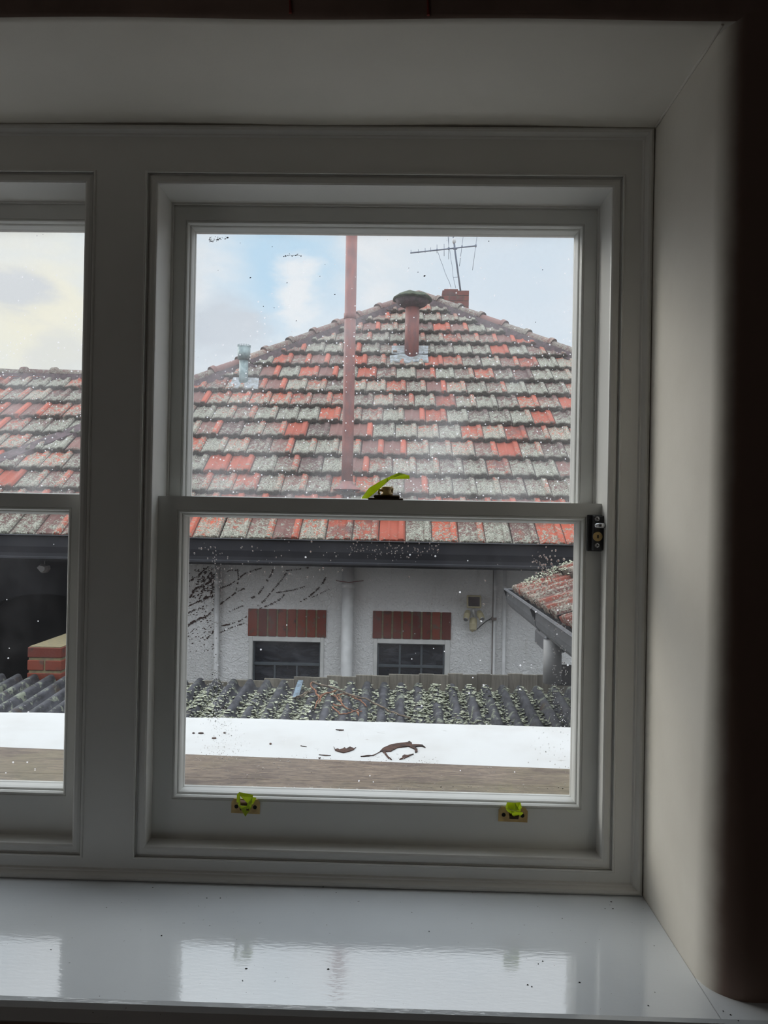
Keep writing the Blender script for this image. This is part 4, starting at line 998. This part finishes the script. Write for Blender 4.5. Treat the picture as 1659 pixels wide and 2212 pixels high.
tag(mb.build('brick_wall', [M_brick, M_mort2], None, 'tile'), 'end of a weathered red brick wall behind the shed roof at far left', 'wall')
# ---- outbuilding at the right with its own tiled roof and gutter
T = thing('outbuilding', 'outbuilding roof corner at right with mossy red tiles, grey gutter and downpipe', 'outbuilding', (1.5, 3.0, -3.3))
gx, gz, gy0, gy1 = .741, P(1092, 1275, 3.9).z, .75, 3.9
gpf = [(0, 0), (-.008, .008), (0, .016), (.012, .014), (.015, .002), (.012, -.05), (.018, -.085), (.045, -.118), (.17, -.118), (.17, 0), (.166, 0), (.166, -.112), (.05, -.112), (.024, -.083), (.018, -.05), (.02, .0)]
mb = MB(); mb.extrude(gpf, (gx, gy0, gz), (gx, gy1, gz), (1, 0, 0), (0, 0, 1), smooth=False)
mb.add([(gx, gy1, gz), (gx+.17, gy1, gz), (gx+.17, gy1, gz-.118), (gx+.045, gy1, gz-.118), (gx+.018, gy1, gz-.085)]+[(gx, gy1+.004, gz), (gx+.17, gy1+.004, gz), (gx+.17, gy1+.004, gz-.118), (gx+.045, gy1+.004, gz-.118), (gx+.018, gy1+.004, gz-.085)],
       [(0, 1, 2, 3, 4), (5, 6, 7, 8, 9)]+[(i, (i+1) % 5, 5+(i+1) % 5, 5+i) for i in range(5)])
mb.tube([(gx-.002, gy1, gz+.006), (gx+.19, gy1, gz+.006)], .006, 8); mb.build('gutter', M_gutter2, T)
q = P(1153, 1320, 2.9); jy = gy1-(0)  # joint in the gutter about a metre from its end
k_ = CP+ray(1150, 1312)*((gx-CP.x)/ray(1150, 1312).x); mb = MB(); mb.extrude([(a_-.004 if a_ < .1 else a_, b_-(.004 if b_ < -.1 else 0)) for a_, b_ in gpf], (gx, k_.y-.02, gz), (gx, k_.y+.02, gz), (1, 0, 0), (0, 0, 1)); mb.build('gutter_joint', M_gutter2, T)
slope = math.radians(24)
def RP2(u, v, n=0): return Vector((gx+.125+v*math.cos(slope)-n*math.sin(slope), gy1-.05-u, gz+.01+v*math.sin(slope)+n*math.cos(slope)))
mb = MB()
for r in range(7):
    u = .0+(r % 2)*.0
    while u < 3.0: tile(mb, u, r, .217, .30, RP2); u += .217
mb.build('tiled_roof', M_tile2, T, 'tile', fix=False)
mb = MB(); mb.add([RP2(.0, 0, -.01), RP2(3.1, 0, -.01), RP2(3.1, 2.1, -.01), RP2(0, 2.1, -.01)], [(0, 1, 2, 3)]); a_ = RP2(0, 0); b_ = RP2(0, 2.1)
mb.add([a_, b_, (b_.x, a_.y, gz-.12), (a_.x, a_.y, gz-.12)], [(0, 1, 2, 3)]); mb.build('roof_boards', M_mortar, T)
mb = MB()
for i in range(700):
    u = rnd.uniform(0, .5)*rnd.random(); v = rnd.uniform(-.02, 1.3); p = RP2(u+.02, v, .05+rnd.uniform(0, .02)); r = rnd.uniform(.004, .011)
    mb.add([p+Vector((r*math.cos(a_*1.05), r*math.sin(a_*1.05), rnd.uniform(-.004, .008))) for a_ in range(6)]+[p+Vector((0, 0, .008))], [(a_, (a_+1) % 6, 6) for a_ in range(6)])
o = mb.build('moss', M_lichen, T, fix=False); o['kind'] = 'stuff'
wx0 = 1.32
mb = MB(); mb.box((wx0, .9, -3.3), (2.6, gy1-.15, gz-.75)); mb.build('wall', M_gutter2, T)
mb = MB(); mb.box((gx+.17, gy0, gz-.13), (2.6, gy1, gz-.10)); mb.build('soffit', M_gutter2, T)
# rainwater outlet and downpipe
dpy = 2.62; xx = P(1193, 1440, dpy).x; zb_ = P(1193, 1475, dpy).z
mb = MB(); kx = P(1158, 1370, dpy+.25); mb.bbox((gx+.03, dpy+.0, gz-.20), (gx+.15, dpy+.28, gz-.112), .012); mb.build('rain_outlet', M_gutter2, T)
mb = MB(); mb.tube([(xx, dpy, gz-.13), (xx, dpy, zb_)], .048, 20); mb.build('downpipe', M_downpipe, T)
mb = MB(); a_ = P(1206, 1380, 2.9); b_ = P(1262, 1482, 2.9); mb.box((P(1210,1446,2.9).x, 2.9, b_.z), (2.6, 3.0, P(1225, 1443, 2.9).z)); mb.box((P(1204,1400,2.9).x, 2.9, b_.z), (P(1213,1400,2.9).x, 3.0, gz-.11)); mb.build('dark_block', M_gutter, T)  # dark blocks set behind the downpipe to fill the dark area there
# ---------------------------------------------------------------- rain drops on the outside of the lower right pane
mb = MB()
def drop(px, py, r, sx=1.0, sz=1.0, y=.0731):
    p = P(px, py, y); K = 9
    prof = [(1.0, 0), (.86, .28), (.55, .48), (.0, .56)]
    vs = []; fs = []
    for a_, h in prof[:-1]:
        for k in range(K):
            th = 6.2832*k/K; vs.append((p.x+r*a_*sx*math.cos(th), y+h*r, p.z+r*a_*sz*math.sin(th)*(1.25 if math.sin(th) < 0 else 1)))
    vs.append((p.x, y+.56*r, p.z))
    for i in range(2):
        for k in range(K): fs.append((i*K+k, i*K+(k+1) % K, (i+1)*K+(k+1) % K, (i+1)*K+k))
    for k in range(K): fs.append((2*K+k, 2*K+(k+1) % K, 3*K))
    fs.append(tuple(range(K))[::-1]); mb.add(vs, fs, 0, None, True); mb.sm[-1] = False
R_ = rnd
def inpane(x, y): return 402 < x < 1228 and 1132 < y < 1706
def field(n, fx, fy, r0, r1, s=1.0):
    for i in range(n):
        x, y = fx(), fy()
        if inpane(x, y): drop(x, y, R_.uniform(r0, r1), R_.uniform(.9, 1.15), R_.uniform(.9, 1.3)*s)
field(110, lambda: R_.gauss(462, 6), lambda: R_.uniform(1185, 1480), .0005, .0013)
field(45, lambda: R_.gauss(477, 1.5), lambda: R_.uniform(1190, 1420), .0005, .0009)
field(170, lambda: R_.gauss(466, 12), lambda: R_.uniform(1450, 1560), .0005, .0012)
field(200, lambda: R_.gauss(485, 26), lambda: R_.uniform(1560, 1645), .0003, .0009)
field(150, lambda: R_.uniform(405, 600), lambda: R_.gauss(1650, 14), .0003, .0009)
field(170, lambda: R_.uniform(600, 960), lambda: R_.gauss(1645, 9), .0003, .0008)
field(120, lambda: R_.uniform(750, 950), lambda: R_.gauss(1187, 9), .0005, .0012)
field(60, lambda: R_.uniform(405, 760), lambda: R_.uniform(1178, 1260), .0005, .0014)
field(80, lambda: R_.gauss(1175, 16), lambda: R_.gauss(1225, 26), .0006, .0019)
field(60, lambda: R_.gauss(1198, 4), lambda: R_.uniform(1260, 1560), .0005, .0010)
field(60, lambda: R_.gauss(1217, 5), lambda: R_.uniform(1340, 1560), .0005, .0011)
field(50, lambda: R_.uniform(1140, 1228), lambda: R_.uniform(1560, 1660), .0004, .0012)
field(110, lambda: R_.uniform(404, 1226), lambda: R_.gauss(1702, 3), .0008, .0018, .8)
field(140, lambda: R_.uniform(404, 1226), lambda: R_.uniform(1655, 1706), .0005, .0013, .7)
field(60, lambda: R_.uniform(405, 1226), lambda: R_.uniform(1140, 1400), .0005, .0012)
for x, y, r in ((435,1185,2.2),(455,1182,1.8),(465,1183,1.6),(420,1195,2),(673,1170,2.2),(671,1192,2),(523,1298,2.6),(664,1248,2.4),(698,1228,2.4),(625,1240,2.2),(572,1236,1.9),(1048,1255,2),(884,1247,2),(1044,1306,2.8),(1180,1205,2.4),(1191,1218,2.6),(1206,1211,2.6),(1218,1208,2.8),(1172,1260,2),(568,1660,2.4),(534,1676,3),(563,1676,2.2),(1131,1697,3)):
    drop(x, y, r*.0008, 1, 1.15)
tag(mb.build('raindrops', M_water, fix=False), 'clusters of clear raindrops on the lower pane of the right-hand window', 'raindrops', kind='stuff')
# dark smears and flecks of dirt on the upper right pane
mb = MB()
def fleck(px, py, r, a=0, sx=1):
    p = P(px, py, .1146); k = 7
    q = []
    for i in range(k):
        th = 6.2832*i/k; u_, v_ = r*sx*math.cos(th)*rnd.uniform(.7, 1.2), r*math.sin(th)*rnd.uniform(.7, 1.2); q.append((p.x+u_*math.cos(a)-v_*math.sin(a), p.y, p.z+u_*math.sin(a)+v_*math.cos(a)))
    mb.add(q+[(p.x, p.y-.0006, p.z)], [(i, (i+1) % k, k) for i in range(k)]+[tuple(range(k))])
for i in range(46):
    q = rnd.random()**1.5; fleck(452+q*42, 512+rnd.uniform(0, 12)*(1-q*.6)-q*1.5, rnd.uniform(.0003, .0009), .12, rnd.uniform(1, 3.5))
for x, y in ((613,554),(617,553),(622,552),(626,551),(631,553),(634,552),(638,552),(641,551),(646,552),(650,553),(625,548),(643,549)): fleck(x, y, rnd.uniform(.0006, .0013), 0, rnd.uniform(1, 2))
for x, y, r in ((541,600,1.6),(620,611,1.1),(723,636,1.4),(592,665,.9),(640,693,1.1),(569,662,1),(903,588,1.1),(917,596,1.8),(883,579,.8),(1172,583,1.1),(1157,696,.9),(1056,521,1.2),(471,584,.8),(519,525,.7),(588,533,.8),(691,597,.9),(702,571,.8)): fleck(x, y, r*.0008, .5, 1.4)
tag(mb.build('glass_smears', simple('grey_grime', (.16, .15, .18), .9), fix=False), 'small dark smears and flecks of dirt near the top of the upper right pane', 'dirt', kind='stuff')
# ---------------------------------------------------------------- lift everything so the room floor is at z = 0
for o in S.objects:
    if o.parent is None: o.location.z += EYE
